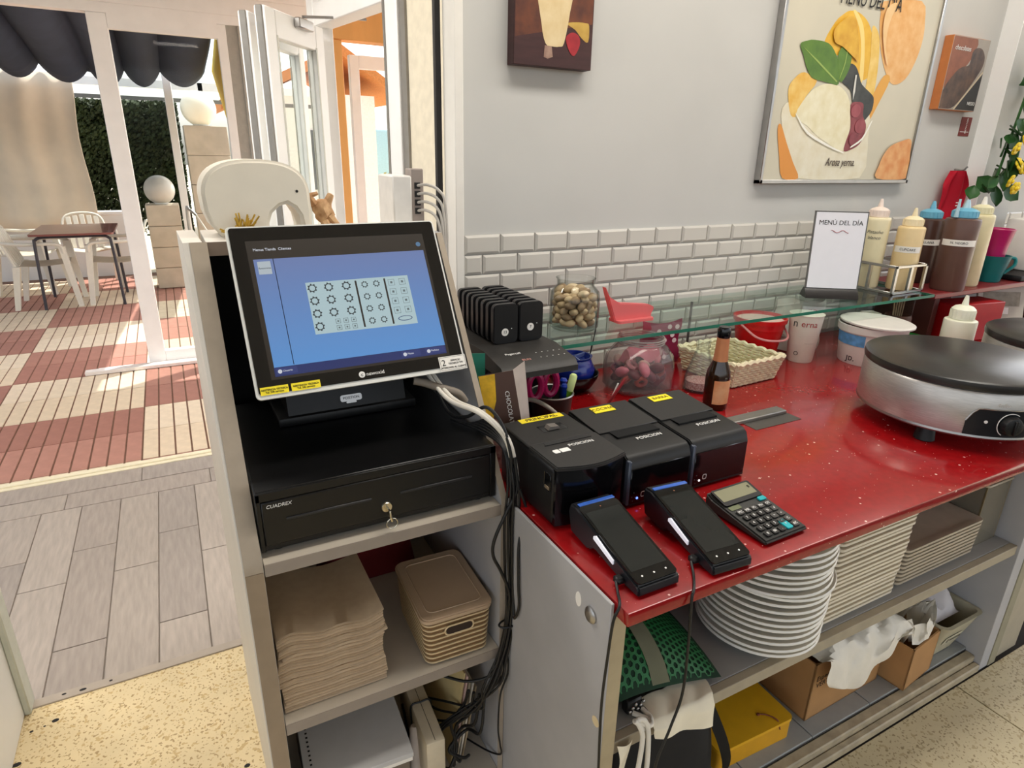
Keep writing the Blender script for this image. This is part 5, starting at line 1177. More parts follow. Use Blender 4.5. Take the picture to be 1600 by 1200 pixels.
t, pr, cx = picture('dessert_poster', 'large framed poster of an ice cream sundae with orange and mint', 1.632, 2.366, 1.519, 2.215, 1.452, mat('poster_paper', (214, 206, 184), .35, scale=3, col2=(198, 192, 172)), POSTER)
b = BM()
for q in ((1.624, 1.636, 1.511, 2.22), (2.362, 2.374, 1.511, 2.22), (1.624, 2.374, 1.511, 1.523), (1.624, 2.374, 2.208, 2.22)): box(b, q[0]-cx, q[1]-cx, -.008, .017, q[2]-1.519, q[3]-1.519, .0015)
obj('frame', b, M_alu, t)
text('poster_title', 'MENÚ DEL DÍA', .056, M_ink, pr, (2.00-cx, -.0042, 2.042-1.519), (R(90), R(-1), 0), shear=.12, sx=.78)
text('poster_foot', 'Arosa yerna.', .036, mat('brown_ink', (70, 52, 44), .6), pr, (1.99-cx, -.0042, 1.577-1.519), FRONT, shear=.25, sx=.8)
SHAKE = [
    ('wood', [(0.756, 2.0), (0.97, 2.0), (0.970, 1.879), (0.756, 1.836)], (120, 66, 40), (76, 42, 34)),
    ('lemon', [(0.898, 1.874), (0.921, 1.879), (0.95, 1.88), (0.961, 1.875), (0.96, 1.84), (0.941, 1.847), (0.922, 1.863)], (206, 170, 84), (180, 140, 60)),
    ('shake', [(0.812, 1.99), (0.913, 1.99), (0.905, 1.898), (0.892, 1.833), (0.88, 1.824), (0.858, 1.823), (0.841, 1.828), (0.828, 1.87)], (216, 190, 140), (230, 210, 168)),
    ('foot', [(0.839, 1.824), (0.858, 1.823), (0.862, 1.801), (0.848, 1.796), (0.837, 1.799)], (190, 160, 140), (120, 84, 74)),
    ('strawberry', [(0.896, 1.841), (0.903, 1.852), (0.916, 1.857), (0.932, 1.851), (0.937, 1.836), (0.931, 1.819), (0.92, 1.807), (0.907, 1.817)], (190, 50, 56), (150, 34, 44)),
]
picture('milkshake_canvas', 'small canvas print of a milkshake with a strawberry', .757, .973, 1.779, 2.10, 1.438, mat('dark_plum_print', (66, 38, 38), .5, var=.2, scale=12, stretch=(1, 1, 6)), SHAKE)
CHOC = [
    ('panel', [(2.446, 1.991), (2.587, 1.991), (2.572, 1.925), (2.525, 1.882), (2.468, 1.838), (2.446, 1.837)], (126, 70, 42), (150, 86, 54)),
    ('nuts', [(2.572, 1.947), (2.594, 1.962), (2.628, 1.96), (2.653, 1.937), (2.654, 1.908), (2.635, 1.878), (2.595, 1.829), (2.536, 1.773), (2.486, 1.762), (2.446, 1.762), (2.446, 1.82), (2.498, 1.88), (2.534, 1.899), (2.569, 1.908)], (104, 76, 58), (52, 38, 32)),
    ('dark', [(2.542, 1.762), (2.666, 1.884), (2.666, 1.762)], (44, 40, 38), None),
    ('line', [(2.532, 1.762), (2.662, 1.892), (2.666, 1.887), (2.54, 1.762)], (206, 190, 160), None),
]
t, pr, cx = picture('chocolate_canvas', 'small canvas print of chocolates with an orange side', 2.444, 2.668, 1.760, 1.992, 1.438, mat('taupe_print', (160, 150, 138), .5), CHOC, sidem=mat('orange_side', (206, 126, 70), .6))
text('canvas_title', 'chocolates', .022, M_wink, pr, (2.51-cx, -.0016, 1.955-1.76), FRONT); text('canvas_foot', 'NESSO', .016, M_wink, pr, (2.635-cx, -.0016, 1.785-1.76), FRONT)
t = thing('red_notice', 'small dark red notice stuck on the wall below the chocolate canvas', 'sign', (2.695, 1.4685, 1.678))
b = BM(); box(b, -.034, .034, 0, .0013, 0, .066); sg = obj('plate', b, mat('notice_red', (120, 40, 36), .5), t)
text('notice_text', 'EXTINTOR', .011, M_wink, sg, (.006, -.0006, .036), (R(90), R(-90), 0)); b = BM(); box(b, -.028, .028, -.0005, .0, .014, .016); obj('notice_line', b, M_wink, sg)
# red apron on a hook
t = thing('red_apron', 'red cloth apron hanging on a hook by the pillar', 'apron', (2.675, 1.47, 1.385))
b = BM(); tube(b, [(.02, -.002, .175), (.022, -.03, .172), (.03, -.04, .185)], .004, 6, 4); obj('hook', b, M_alu, t)
def ap(u, v):
    w_ = .034+.046*min(1, v*4.5)-.02*max(0, v-.6); return ((u-.5)*2*w_*(1+.0*v)+.014*math.sin(4*v), -.016-.028*math.sin(PI*u)**.7-.010*math.sin(u*17+v*2), .170-.20*v)
b = BM(); grid(b, 26, 12, ap, .003); obj('cloth', b, mat('red_cloth', (214, 22, 54), .7, var=.12, scale=10), t, ang=70)
b = BM(); box(b, -.03, -.006, -.064, -.062, .055, .058); box(b, -.03, -.006, -.064, -.062, .044, .047); obj('print_mark', b, M_wink, t)
# artificial plant with yellow flowers
t = thing('flowering_plant', 'trailing green plant with yellow flowers at the right edge', 'plant', (2.895, 1.345, 1.45))
rnd = random.Random(9); M_lf = mat('plant_leaf', (44, 88, 40), .45, var=.25, scale=20); M_yf = mat('yellow_petal', (236, 206, 40), .5)
b = BM(); tube(b, [(0, .045, .52), (-.05, .02, .40), (-.12, 0, .22), (-.17, -.01, .04)], .005, 6, 5); obj('stem', b, M_lf, t)
b = BM(); tube(b, [(.02, .045, .52), (.0, .02, .36), (-.04, 0, .16), (-.05, -.01, .02)], .005, 6, 5); obj('stem', b, M_lf, t)
b = BM(); tube(b, [(.01, .0595, .535), (.01, .05, .54), (.01, .042, .52)], .006, 6, 4); obj('hook', b, M_alu, t)
lm = []
for i in range(3):
    b = BM(); s = .032+.008*i
    grid(b, 4, 4, lambda u, v: (s*math.sin(PI*v)**.8*(u-.5)*1.3, -.006*math.cos((u-.5)*3), s*1.7*v), 0); lm.append(me('leaf', b, M_lf))
for k in range(46):
    f = rnd.random(); xx = -.17*f-.02+rnd.uniform(-.05, .07); zz = .50-.46*f+rnd.uniform(-.04, .04)
    obj('leaf', lm[k % 3], None, t, (xx, rnd.uniform(-.05, .03), zz), (rnd.uniform(-.8, .8)+PI*.9, rnd.uniform(-.9, .9), rnd.uniform(-1, 1)))
fb = BM()
for k in range(6):
    a = 2*PI*k/6; sph(fb, (.013*math.cos(a), 0, .013*math.sin(a)), .011, (1, .5, 1), 8, 6)
sph(fb, (0, -.005, 0), .008, (1, 1, 1), 8, 6); fm = me('flower', fb, M_yf)
for x, z in ((-.195, .185), (-.150, .21), (-.150, .135), (-.175, .075), (-.13, .26), (-.11, .12), (-.12, .19), (-.16, .30), (-.13, .05)): obj('flower', fm, None, t, (x, -.065, z), (rnd.uniform(-.4, .4), 0, rnd.uniform(-.6, .6)))
# ------------------------------------------------------------------ on top of the till cabinet
ZT = 1.4332
t = thing('elephant_ornament', 'rounded cream elephant ornament on top of the till cabinet', 'ornament', (.146, 1.292, ZT), R(2))
out = []
for k in range(41):
    a = R(200-220*k/40); out.append((.092*math.cos(a)*(1.0 if math.cos(a) > 0 else 1.0), .068+.063*math.sin(a)))
left = [(-.085, .035), (-.078, .012), (-.066, .0)]
arch = [(.014, .0), (.015, .022), (.022, .040), (.036, .052), (.050, .056), (.062, .048), (.070, .034), (.073, .016), (.073, .0)]
outl = [(.092*math.copysign(abs(math.cos(R(a)))**.78, math.cos(R(a))), .066+.066*abs(math.sin(R(a)))**.78) for a in range(176, 3, -8)]
outl = [(-.066, 0), (-.082, .020), (-.090, .045)]+[(x, z) for x, z in outl]+[(.093, .04), (.091, .0)]+list(reversed(arch))
b = BM(); prism(b, outl, -.042, .046, 'y'); bmesh.ops.bevel(b, geom=[e for e in b.edges if abs(e.verts[0].co.y-e.verts[1].co.y) < 1e-6], offset=.006, segments=3, affect='EDGES')
obj('body', b, mat('cream_ceramic', (226, 218, 202), .4, var=.02), t, ang=50)
for s in (-1, 1):
    b = BM(); lathe(b, [(.0026, 0), (.0022, .0008)], 14, Matrix.Translation((.068, (-.0422 if s < 0 else .0462), .078)) @ Matrix.Rotation(s*-PI/2, 4, 'X'), capt=True); obj('eye', b, M_ink, t)
t = thing('gold_coral', 'gold branching coral ornament in front of the elephant', 'ornament', (.113, 1.228, ZT))
rnd = random.Random(4); b = BM()
for k in range(26):
    a = rnd.uniform(0, 2*PI); el = rnd.uniform(.35, 1.4); L_ = rnd.uniform(.026, .050); d = Vector((math.cos(a)*math.cos(el)*1.25, math.sin(a)*math.cos(el)*.6, math.sin(el)))
    p1 = d*L_*.55; tube(b, [(0, 0, .001), p1, d*L_], .0016, 5, 2)
    for s in (-1, 1):
        e = (d+Vector((rnd.uniform(-.7, .7), rnd.uniform(-.4, .4), rnd.uniform(.0, .6)))).normalized(); tube(b, [p1, p1+e*.010], .0014, 5, 0)
obj('branches', b, mat('gold_paint', (196, 158, 60), .4, metal=.4, var=.15, scale=80), t)
t = thing('dried_pod', 'brown dried seed pod leaning on top of the till cabinet', 'dried pod', (.272, 1.29, ZT))
M_pod = mat('dried_brown', (156, 112, 72), .7, scale=60, col2=(214, 176, 132), detail=6)
b = BM(); sph(b, (-.004, 0, .040), .022, (.9, .7, 1.05), 14, 10)
for v in b.verts: v.co += Vector((math.sin(v.co.z*240)*.003, math.sin(v.co.x*260)*.003, math.sin(v.co.x*300)*.002))
obj('pod', b, M_pod, t)
for p in (((-.02, 0, .05), (-.026, 0, .066), (-.012, 0, .072)), ((.004, 0, .052), (.012, -.004, .070), (.008, 0, .060)), ((.006, -.004, .03), (.02, -.008, .012), (.036, -.006, .003)), ((-.004, -.006, .02), (.004, -.012, .006), (.02, -.014, .003))):
    b = BM(); tube(b, p, .007, 6, 4, rads=(.009, .0035)); obj('husk', b, M_pod, t)
t = thing('network_switch', 'white network box on edge with four grey cables plugged in', 'network box', (.425, 1.30, ZT))
b = BM(); box(b, -.022, .018, -.03, .07, 0, .105, .003); obj('case', b, mat('switch_white', (222, 218, 212), .45), t)
b = BM(); box(b, .0185, .046, -.022, .012, 0, .118, .002); fp = obj('port_face', b, mat('switch_taupe', (150, 138, 130), .5), t)
for k in range(4):
    b = BM(); box(b, .026, .038, -.0235, -.0215, .030+.0165*k, .042+.0165*k); obj('port', b, M_ink, fp)
cz = [.096, .080, .063, .048]
for k in range(4):
    z = ZT+.036+.0165*k
    cable('network_cable', ['lowest', 'second lowest', 'second highest', 'highest'][k]+' grey network cable from the white network box', [(.457, 1.279, z), (.468+.002*k, 1.262, z+.002), (.482+.003*k, 1.245, z-.008), (.4885+.004*k, 1.235, z-.035), (.489+.0045*k, 1.232, 1.38), (.487+.0045*k, 1.225, 1.26), (.487+.004*k, 1.20, 1.14), (.490+.004*k, 1.17, 1.01), (.494+.006*k, 1.13, .9885+.0001*k)], .0030, mat('pale_grey_cable', (196, 190, 182), .45), 'cable', 'network cables')

# ------------------------------------------------------------------ cables round the till
cable('black_lead', 'black lead looping from the till over the cabinet side', [(.40, 1.10, 1.20), (.41, 1.02, 1.13), (.425, .965, 1.135), (.445, .925, 1.165), (.462, .895, 1.14), (.4725, .882, 1.09), (.4745, .878, 1.03), (.476, .880, .97), (.477, .878, .85), (.472, .879, .74), (.458, .879, .66), (.44, .882, .605), (.40, .91, .58), (.36, .96, .57)], .0032, M_cable)
for k, (dx, dy) in enumerate(((0, 0), (.009, -.004))):
    cable('white_power_lead', ['left', 'right'][k]+' white lead running down beside the cash drawer', [(.375+dx, 1.10, 1.225), (.395+dx, .99, 1.17), (.43+dx*.6, .92, 1.158), (.465+dx*.4, .8920+dy, 1.118), (.4800+dx*.5, .886+dy, 1.055), (.4840+dx*.5, .884+dy, .99), (.4855+dx*.5, .880+dy, .93), (.486+dx*.4, .872+dy, .86), (.482+dx, .874+dy, .77)], .0040, M_wcable)
rnd = random.Random(21)
lb = ['leftmost', 'second', 'third', 'fourth', 'fifth', 'sixth', 'rightmost']
for k in range(7):
    o_ = .0052*(k-3); y_ = .886-.005*(k % 3)
    pts = [(.430+.004*k, 1.05-.01*k, 1.096), (.455+.003*k, .965, 1.10+.004*k), (.474+o_*.4, .90, 1.09), (.478+o_*.6, y_-.004, 1.03), (.479+o_, y_-.004, .95), (.481+o_, y_-.004, .86), (.481+o_*.7, y_-.006, .77), (.474+o_*.5, y_-.004, .70), (.462+o_*.6, y_-.002, .64), (.450+o_*1.8-.004*k, y_-.0, .57), (.425-.012*k, .895+.01*k, .51-.012*k), (.38-.012*k, .98, .47-.02*k), (.36-.008*k, 1.08, .40)]
    cable('black_bundle_cable', lb[k]+' of the black cables bundled beside the cabinet', pts, .0025, M_cable, 'cable', 'black cables hanging beside the till cabinet')
cable('looped_cable', 'black cable bulging left of the bundle below the cash drawer', [(.480, .880, 1.08), (.482, .872, 1.02), (.462, .874, .975), (.440, .875, .925), (.438, .876, .89), (.455, .878, .85), (.472, .8755, .80), (.478, .876, .74)], .0032, M_cable)
cable('looped_cable', 'black cable bulging right of the bundle against the counter end panel', [(.486, .868, 1.02), (.498, .862, .97), (.4770, .850, .92), (.4735, .842, .84), (.4735, .838, .79), (.4720, .852, .755), (.478, .868, .79), (.484, .872, .86)], .0028, M_cable)
cable('twin_plug_lead', 'grey computer plugs on a lead under the right side of the screen', [(.352, 1.035, 1.192), (.368, 1.03, 1.188), (.385, 1.02, 1.182), (.405, 1.01, 1.176), (.425, 1.0, 1.168), (.438, 1.0, 1.15)], .0075, mat('plug_grey', (128, 118, 106), .5))
cable('thin_hanging_lead', 'thin black lead hanging below the bundle to the cabinet floor', [(.470, .884, .67), (.4785, .882, .60), (.462, .884, .54), (.4585, .885, .45), (.464, .885, .40), (.468, .89, .365), (.455, .93, .34), (.43, 1.0, .3205)], .0020, M_cable)
t = thing('cable_tie', 'black tie round the cable bundle', 'cable tie', (.476, .880, .72))
b = BM(); tube(b, [(.021*math.cos(2*PI*k/20), .011*math.sin(2*PI*k/20), 0) for k in range(21)], .0022, 6, 0); obj('band', b, M_blk, t)

# ------------------------------------------------------------------ napkins and basket on the middle shelf
M_nap = [mat('kraft_napkin_%d' % i, c, .9, var=.05, scale=60, bump=.1) for i, c in enumerate([(192, 168, 138), (184, 160, 130), (200, 176, 146)])]
nn = 26; th = .158/nn
ORD = ['bottom', 'second', 'third', 'fourth', 'fifth', 'sixth', 'seventh', 'eighth', 'ninth', 'tenth', 'eleventh', 'twelfth', 'thirteenth', 'fourteenth', 'fifteenth', 'sixteenth', 'seventeenth', 'eighteenth', 'nineteenth', 'twentieth', 'twenty-first', 'twenty-second', 'twenty-third', 'twenty-fourth', 'twenty-fifth', 'twenty-sixth', 'twenty-seventh', 'twenty-eighth']
rnd = random.Random(8)
def napz(x, y, k):
    f = k/nn; return f*(.006*math.sin(x*34+.6)+.004*math.sin(x*70)*(1-y/.19))
for k in range(nn):
    b = BM(); ox, oy = rnd.uniform(-.0015, .0015)+(.004 if k in (17, 18) else 0)-(.004*(k//9 == 1)), rnd.uniform(-.0012, .0012)
    z0_ = k*th; nx = 16
    for (ya, yb) in ((0, .188),):
        def fn(u, v, dz): return Vector((-.092+.184*u+ox, .188*v+oy, z0_+dz+napz(.184*u, .188*v, k+(1 if dz > .003 else 0))))
        T = [[b.verts.new(fn(i/nx, j/4, th*.93)) for i in range(nx+1)] for j in range(5)]; B_ = [[b.verts.new(fn(i/nx, j/4, .0002)) for i in range(nx+1)] for j in range(5)]
        Mi = [b.verts.new(fn(i/nx, 0, th*.5)+Vector((0, -.0022, 0))) for i in range(nx+1)]
        for j in range(4):
            for i in range(nx): b.faces.new((T[j][i], T[j][i+1], T[j+1][i+1], T[j+1][i])); b.faces.new((B_[j][i], B_[j+1][i], B_[j+1][i+1], B_[j][i+1]))
            for i, fl in ((0, 0), (nx, 1)): b.faces.new((T[j][i], T[j+1][i], B_[j+1][i], B_[j][i]))
        for i in range(nx):
            b.faces.new((Mi[i], Mi[i+1], T[0][i+1], T[0][i])); b.faces.new((B_[0][i], B_[0][i+1], Mi[i+1], Mi[i])); b.faces.new((T[4][i], T[4][i+1], B_[4][i+1], B_[4][i]))
        bmesh.ops.recalc_face_normals(b, faces=b.faces[:])
    o = obj('paper_napkin', b, M_nap[k % 3 if k % 9 else 2], None, (.150, .926, .6465), None, True, 50)
    tag(o, ('kraft paper napkin, %s from the shelf in the stack' % ORD[k]) if 0 < k < nn-1 else ('kraft paper napkin at the bottom of the stack' if k == 0 else 'kraft paper napkin on top of the stack'), 'napkin', 'kraft paper napkins in the stack')
M_bk = mat('beige_plastic_weave', (210, 186, 146), .55, var=.06, scale=90); M_bkl = mat('beige_lid', (188, 162, 134), .5, var=.02)
t = thing('storage_basket', 'beige plastic storage basket with lid beside the napkins', 'storage box', (.386, 1.006, .6465), R(-2))
for k in range(9):
    f0, z0_ = k/9, .002+k*.0113
    b = BM(); i0, i1 = .065+.006*f0, .094+.004*f0
    prism(b, rrect(-i0, i0, -i1, i1, .018), z0_, z0_+.0090)
    ring_in = rrect(-i0+.004, i0-.004, -i1+.004, i1-.004, .016)
    bmesh.ops.bevel(b, geom=[e for e in b.edges if abs(e.verts[0].co.z-e.verts[1].co.z) < 1e-6], offset=.0028, segments=2, affect='EDGES'); obj('woven_band', b, M_bk, t)
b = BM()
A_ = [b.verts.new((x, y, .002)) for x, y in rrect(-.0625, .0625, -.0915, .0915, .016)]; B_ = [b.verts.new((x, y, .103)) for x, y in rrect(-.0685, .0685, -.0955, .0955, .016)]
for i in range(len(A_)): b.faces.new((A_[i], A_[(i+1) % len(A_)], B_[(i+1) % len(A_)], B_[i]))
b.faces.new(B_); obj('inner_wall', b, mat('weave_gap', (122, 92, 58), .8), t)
for s in (-1,):
    b = BM(); prism(b, rrect(-.027, .027, .070, .086, .0078), -.1000, -.0950, 'y'); hn = obj('handle_hole', b, mat('handle_dark', (52, 38, 30), .8), t)
    q = rrect(-.029, .029, .068, .088, .0095); b = BM(); tube(b, [(p[0], -.0990, p[1]) for p in q]+[(q[0][0], -.0990, q[0][1])], .0018, 6, 0); obj('handle_rim', b, M_bk, hn)
b = BM(); prism(b, rrect(-.0735, .0735, -.1005, .1005, .020), .1045, .114); bmesh.ops.bevel(b, geom=[e for e in b.edges if all(v.co.z > .113 for v in e.verts)], offset=.003, segments=2, affect='EDGES'); ld = obj('lid', b, M_bkl, t)
q = rrect(-.056, .056, -.080, .080, .014); b = BM(); tube(b, [(p[0], p[1], .1142) for p in q]+[(q[0][0], q[0][1], .1142)], .0014, 6, 0); obj('lid_ridge', b, M_bkl, ld)
t = thing('red_cloth_bundle', 'dark red cloth at the back of the napkin shelf', 'cloth', (.30, 1.28, .6465))
b = BM(); grid(b, 14, 10, lambda u, v: (-.11+.22*u, -.05+.1*v, .23*math.sin(PI*u)**.3*math.sin(PI*v)**.4+.008*math.sin(13*u+5*v)*math.sin(PI*u)*math.sin(PI*v)+.0012)); obj('cloth', b, mat('dark_red_cloth', (112, 20, 22), .8), t, ang=70)

# ------------------------------------------------------------------ bottom shelf of the till cabinet
ZB = .3152
t = thing('notebook_stack', 'white spiral notebook lying on top of a carton', 'notebook', (.180, 1.010, .470), R(-3))
b = BM(); box(b, -.100, .100, -.12, .13, 0, .012, .001); obj('cover', b, mat('notebook_grey', (196, 194, 192), .7, var=.03), t)
for k in range(22):
    b = BM(); box(b, -.088, -.084, -.113+.0108*k, -.109+.0108*k, .0121, .0124); obj('spiral_hole', b, M_ink, t)
b = BM(); box(b, -.095, .098, -.118, .128, -.010, -.0005); obj('page_block', b, M_white, t)
t = thing('carton', 'closed cardboard carton under the spiral notebook', 'box', (.180, 1.015, ZB))
b = BM(); box(b, -.095, .095, -.10, .12, 0, .1435, .002); obj('carton', b, mat('grey_card', (120, 108, 94), .8), t)
t = thing('power_strip', 'long white power strip standing on edge under the napkin shelf', 'power strip', (.330, .985, ZB), R(-3))
b = BM(); box(b, -.020, .020, -.085, .13, 0, .150, .004, 2); obj('body', b, mat('strip_cream', (206, 192, 166), .5), t)
b = BM(); box(b, -.0005, .0005, -.08, .125, .1498, .1505); obj('seam', b, M_ink, t)
b = BM(); tube(b, [(-.0215, .02, .10), (-.021, .02, .150), (0, .02, .1535), (.021, .02, .150), (.0215, .02, .10)], .0022, 6, 4); obj('cord_loop', b, M_cable, t)
t = thing('white_tube', 'rolled white paper tube beside the power strip', 'tube', (.297, .955, ZB), 0, rot=(R(-14), R(6), 0))
b = BM(); lathe(b, [(.010, .003), (.0115, .006), (.0115, .115), (.008, .122)], 20, capt=True); obj('roll', b, mat('tube_white', (226, 214, 204), .6), t)
fm_ = [mat('folder_%d' % i, c, .6, var=.05) for i, c in enumerate([(206, 184, 132), (226, 190, 180), (190, 176, 150), (230, 222, 206), (170, 150, 120)])]
for k in range(5):
    b = BM(); lean = .03
    prism(b, [(.0, 0), (.0035, 0), (.0035+.035, .245-.012*k), (.035, .245-.012*k)], -.12, .15, 'y')
    o = obj('paper_folder', b, fm_[k], None, (.375+.0065*k, 1.07, ZB)); tag(o, ['tan', 'pink-edged', 'grey-beige', 'white', 'brown'][k]+' paper folder leaning against the cabinet side', 'folder', 'folders leaning in the till cabinet')
t = thing('power_adapter', 'black power adapter block in the tangle under the napkin shelf', 'power adapter', (.392, 1.28, ZB))
b = BM(); box(b, -.045, .0, -.05, .05, 0, .26, .006, 2); obj('case', b, M_blk, t)
for k in range(4):
    cable('tangled_lead', ['black lead curling over the power adapter', 'black lead crossing the folders', 'black lead drooping toward the cabinet floor', 'black lead looping by the power strip'][k], [(.40+.012*k, .905, .56-.01*k), (.40+.008*k, .93-.01*k, .50-.02*k), (.375+.012*k, .94, .45-.012*k), (.385-.006*k, .935, .385), (.365+.01*k, .925, .345+.004*k), (.36+.02*k, .95, .3195+.0012*k)], .0034, M_cable, 'cable', 'tangled black leads')

# ------------------------------------------------------------------ under the worktop: plates and trays
ZS = .6905
M_plate = mat('white_china', (232, 228, 218), .18, var=.015)
b = BM(); lathe(b, [(.062, 0), (.066, .0015), (.088, .006), (.110, .0145), (.1180, .0165), (.1210, .0180), (.1210, .0205), (.1190, .0225), (.108, .0185), (.086, .0105), (.064, .0065), (0, .006)], 48); pmesh = me('plate', b, M_plate, True, 50)
NP = 18
for k in range(NP):
    o = obj('dinner_plate', pmesh, None, None, (.9450+rnd.uniform(-.003, .003)+.0012*k*(k < 10), .690+rnd.uniform(-.002, .002), ZS+k*.0137), (0, 0, 0))
    tag(o, ('round white plate, %s from the shelf in the plate stack' % ORD[k]) if 0 < k < NP-1 else ('round white plate at the bottom of the plate stack' if k == 0 else 'round white plate on top of the plate stack'), 'plate', 'round white plates in the stack')
M_tray = mat('cream_tray', (222, 212, 192), .3, var=.03)
def traymesh(w2, d2, m, edge=None):
    b = BM(); prof = [(.80, 0), (.84, .0015), (.992, .0085), (1.0, .0095), (1.0, .0150), (.985, .0152), (.83, .0065), (.78, .005)]
    rings = [[b.verts.new((p[0], p[1], z)) for p in rrect(-w2*s if s < 1 else -w2, w2*s if s < 1 else w2, -d2*s if s < 1 else -d2, d2*s if s < 1 else d2, .012, 3)] for s, z in prof]
    for A, B in zip(rings, rings[1:]):
        n = len(A)
        for i in range(n): b.faces.new((A[i], A[(i+1) % n], B[(i+1) % n], B[i]))
    b.faces.new(list(reversed(rings[0]))); b.faces.new(rings[-1]); return me('tray', b, m, True, 40)
tmsh = traymesh(.124, .110, M_tray); NT = 22
for k in range(NT):
    o = obj('square_plate', tmsh, None, None, (1.163+.0022*k*.6+rnd.uniform(-.001, .001), .7225+rnd.uniform(-.0015, .0015), ZS+k*.0112), (0, 0, 0))
    tag(o, ('square cream plate, %s from the shelf in its tall stack' % ORD[k]) if 0 < k < NT-1 else ('square cream plate at the bottom of the tall square stack' if k == 0 else 'square cream plate on top of the tall square stack'), 'plate', 'square cream plates in the tall stack')
tm2 = traymesh(.152, .125, mat('grey_tray', (180, 168, 148), .4, var=.06))
for k in range(9):
    o = obj('serving_tray', tm2, None, None, (1.460+.0015*k, .745, ZS+k*.0100), (0, 0, 0))
    tag(o, ('flat grey-beige tray, %s from the shelf in the low stack' % ORD[k]) if 0 < k < 8 else ('flat grey-beige tray at the bottom of the low stack' if k == 0 else 'flat grey-beige tray on top of the low stack'), 'tray', 'grey-beige trays in the low stack')
t = thing('plastic_wrap', 'crumpled clear film lying on the low stack of trays', 'film', (1.50, .80, ZS+.0905))
b = BM(); grid(b, 14, 12, lambda u, v: (-.10+.2*u, -.06+.12*v, .05*math.sin(PI*u)**.5*math.sin(PI*v)**.5+.012*math.sin(17*u+4*v)*math.sin(13*v)+.012)); obj('film', b, glassmat('clear_film', (196, 190, 172), alpha=.35), t, ang=70)
t = thing('clear_container', 'clear plastic container at the right end of the plate shelf', 'container', (1.688, .752, ZS))
b = BM()
for q in ((-.055, .055, -.115, -.111), (-.055, .055, .111, .115), (-.055, -.051, -.115, .115), (.051, .055, -.115, .115)): box(b, q[0], q[1], q[2], q[3], .002, .170)
box(b, -.055, .055, -.115, .115, 0, .003); obj('walls', b, glassmat('container_plastic', (206, 198, 180), alpha=.22), t)
b = BM()
q = rrect(-.057, .057, -.117, .117, .008); tube(b, [(p[0], p[1], .171) for p in q]+[(q[0][0], q[0][1], .171)], .003, 6, 0)
for x in (-.053, .053): tube(b, [(x, -.113, .17), (x, -.113, .004)], .0022, 6, 0)
obj('rim', b, mat('container_rim', (178, 166, 140), .35), t)
t = thing('white_scoop', 'white scoop inside the clear container', 'scoop', (1.695, .755, ZS+.004), 0, rot=(R(-10), R(10), 0))
b = BM(); prism(b, [(-.014, .006), (.016, .006), (.026, .055), (.018, .10), (.004, .125), (-.006, .10), (-.018, .05)], -.008, .008, 'y'); bmesh.ops.bevel(b, geom=list(b.edges), offset=.003, segments=2, affect='EDGES'); obj('blade', b, M_white, t)
# green mesh bag
t = thing('green_mesh_bag', 'green honeycomb mesh bag with a grey strap under the worktop', 'bag', (.660, .722, ZS), R(-6))
M_gb = mat('green_mesh', (24, 104, 52), .5, var=.1); M_gd = mat('dark_green_lining', (12, 48, 26), .8)
def gbag(u, v):
    x = -.135+.255*u; y = -.105+.21*v; s = math.sin(PI*min(max(u, .02), .98))**.45*math.sin(PI*min(max(v, .02), .98))**.45
    return Vector((x, y, .004+(.135-.085*u)*s+.012*v))
b = BM(); grid(b, 16, 16, gbag); bb_ = obj('bag_body', b, M_gd, t, ang=70)
b = BM()
hexr = .0075
for j in range(20):
    for i in range(22):
        cxx = .03+i*.0435; cyy = .04+j*.0480+(.024 if i % 2 else 0)
        if cxx > .97 or cyy > .97: continue
        ps = []
        for s in (1.0, .66):
            ps.append([b.verts.new(gbag(cxx+.0285*s*math.cos(PI*k/3), cyy+.0275*s*math.sin(PI*k/3))+Vector((0, -.0005, .0022))) for k in range(6)])
        for k in range(6): b.faces.new((ps[0][k], ps[0][(k+1) % 6], ps[1][(k+1) % 6], ps[1][k]))
mh = obj('honeycomb_mesh', b, M_gb, bb_, ang=70); mh['kind'] = 'stuff'
b = BM(); grid(b, 2, 12, lambda u, v: gbag(.30+.14*u+.12*(1-v), .02+.94*v)+Vector((0, -.001, .005)), .001); obj('strap', b, mat('strap_olive', (150, 150, 122), .7), bb_)
t = thing('plug_cluster', 'small metal connector on a looped white lead in front of the green bag', 'connector', (.583, .628, ZS), 0)
b = BM(); box(b, -.016, .014, -.010, .010, .0, .030, .003); obj('connector', b, M_blk, t)
b = BM()
for k in range(6): sph(b, (-.013+.0055*k, -.011, .010+.003*(k % 3)*2), .0035, (1, 1, 1), 8, 6)
obj('contacts', b, M_chr, t)
for k in range(2):
    cable('white_lead', ['left', 'right'][k]+' white lead looping down from the shelf by the counter post', [(.575+.02*k, .615, .698), (.590+.004*k, .590, .700), (.575-.012*k, .573, .712), (.538+.006*k, .568, .745), (.545+.014*k, .567, .735), (.556+.012*k, .566, .70), (.552+.020*k, .565, .62), (.545+.022*k, .565, .52), (.54+.022*k, .562, .40), (.53+.03*k, .54, .2995)], .0042, M_wcable)
t = thing('white_cloth', 'white cloth hanging over the edge of the plate shelf', 'cloth', (.655, .588, .691))
def cl(u, v):
    y = .055-.075*v if v < .75 else -.0022-.004*math.sin(9*u); 
    zdrop = 0 if v < .68 else -(v-.68)/.32*(.028+.038*u)
    return (-.060+.135*u+.006*math.sin(6*v), max(y, -.006) if v > .7 else y, .0035+.005*abs(math.sin(7*u+2*v))*(1 if v < .7 else .4)+zdrop)
b = BM(); grid(b, 16, 20, cl); obj('cloth', b, mat('white_cotton', (232, 222, 198), .85, var=.04), t, ang=70); t.location.y = .5775; t.location.z = .6935
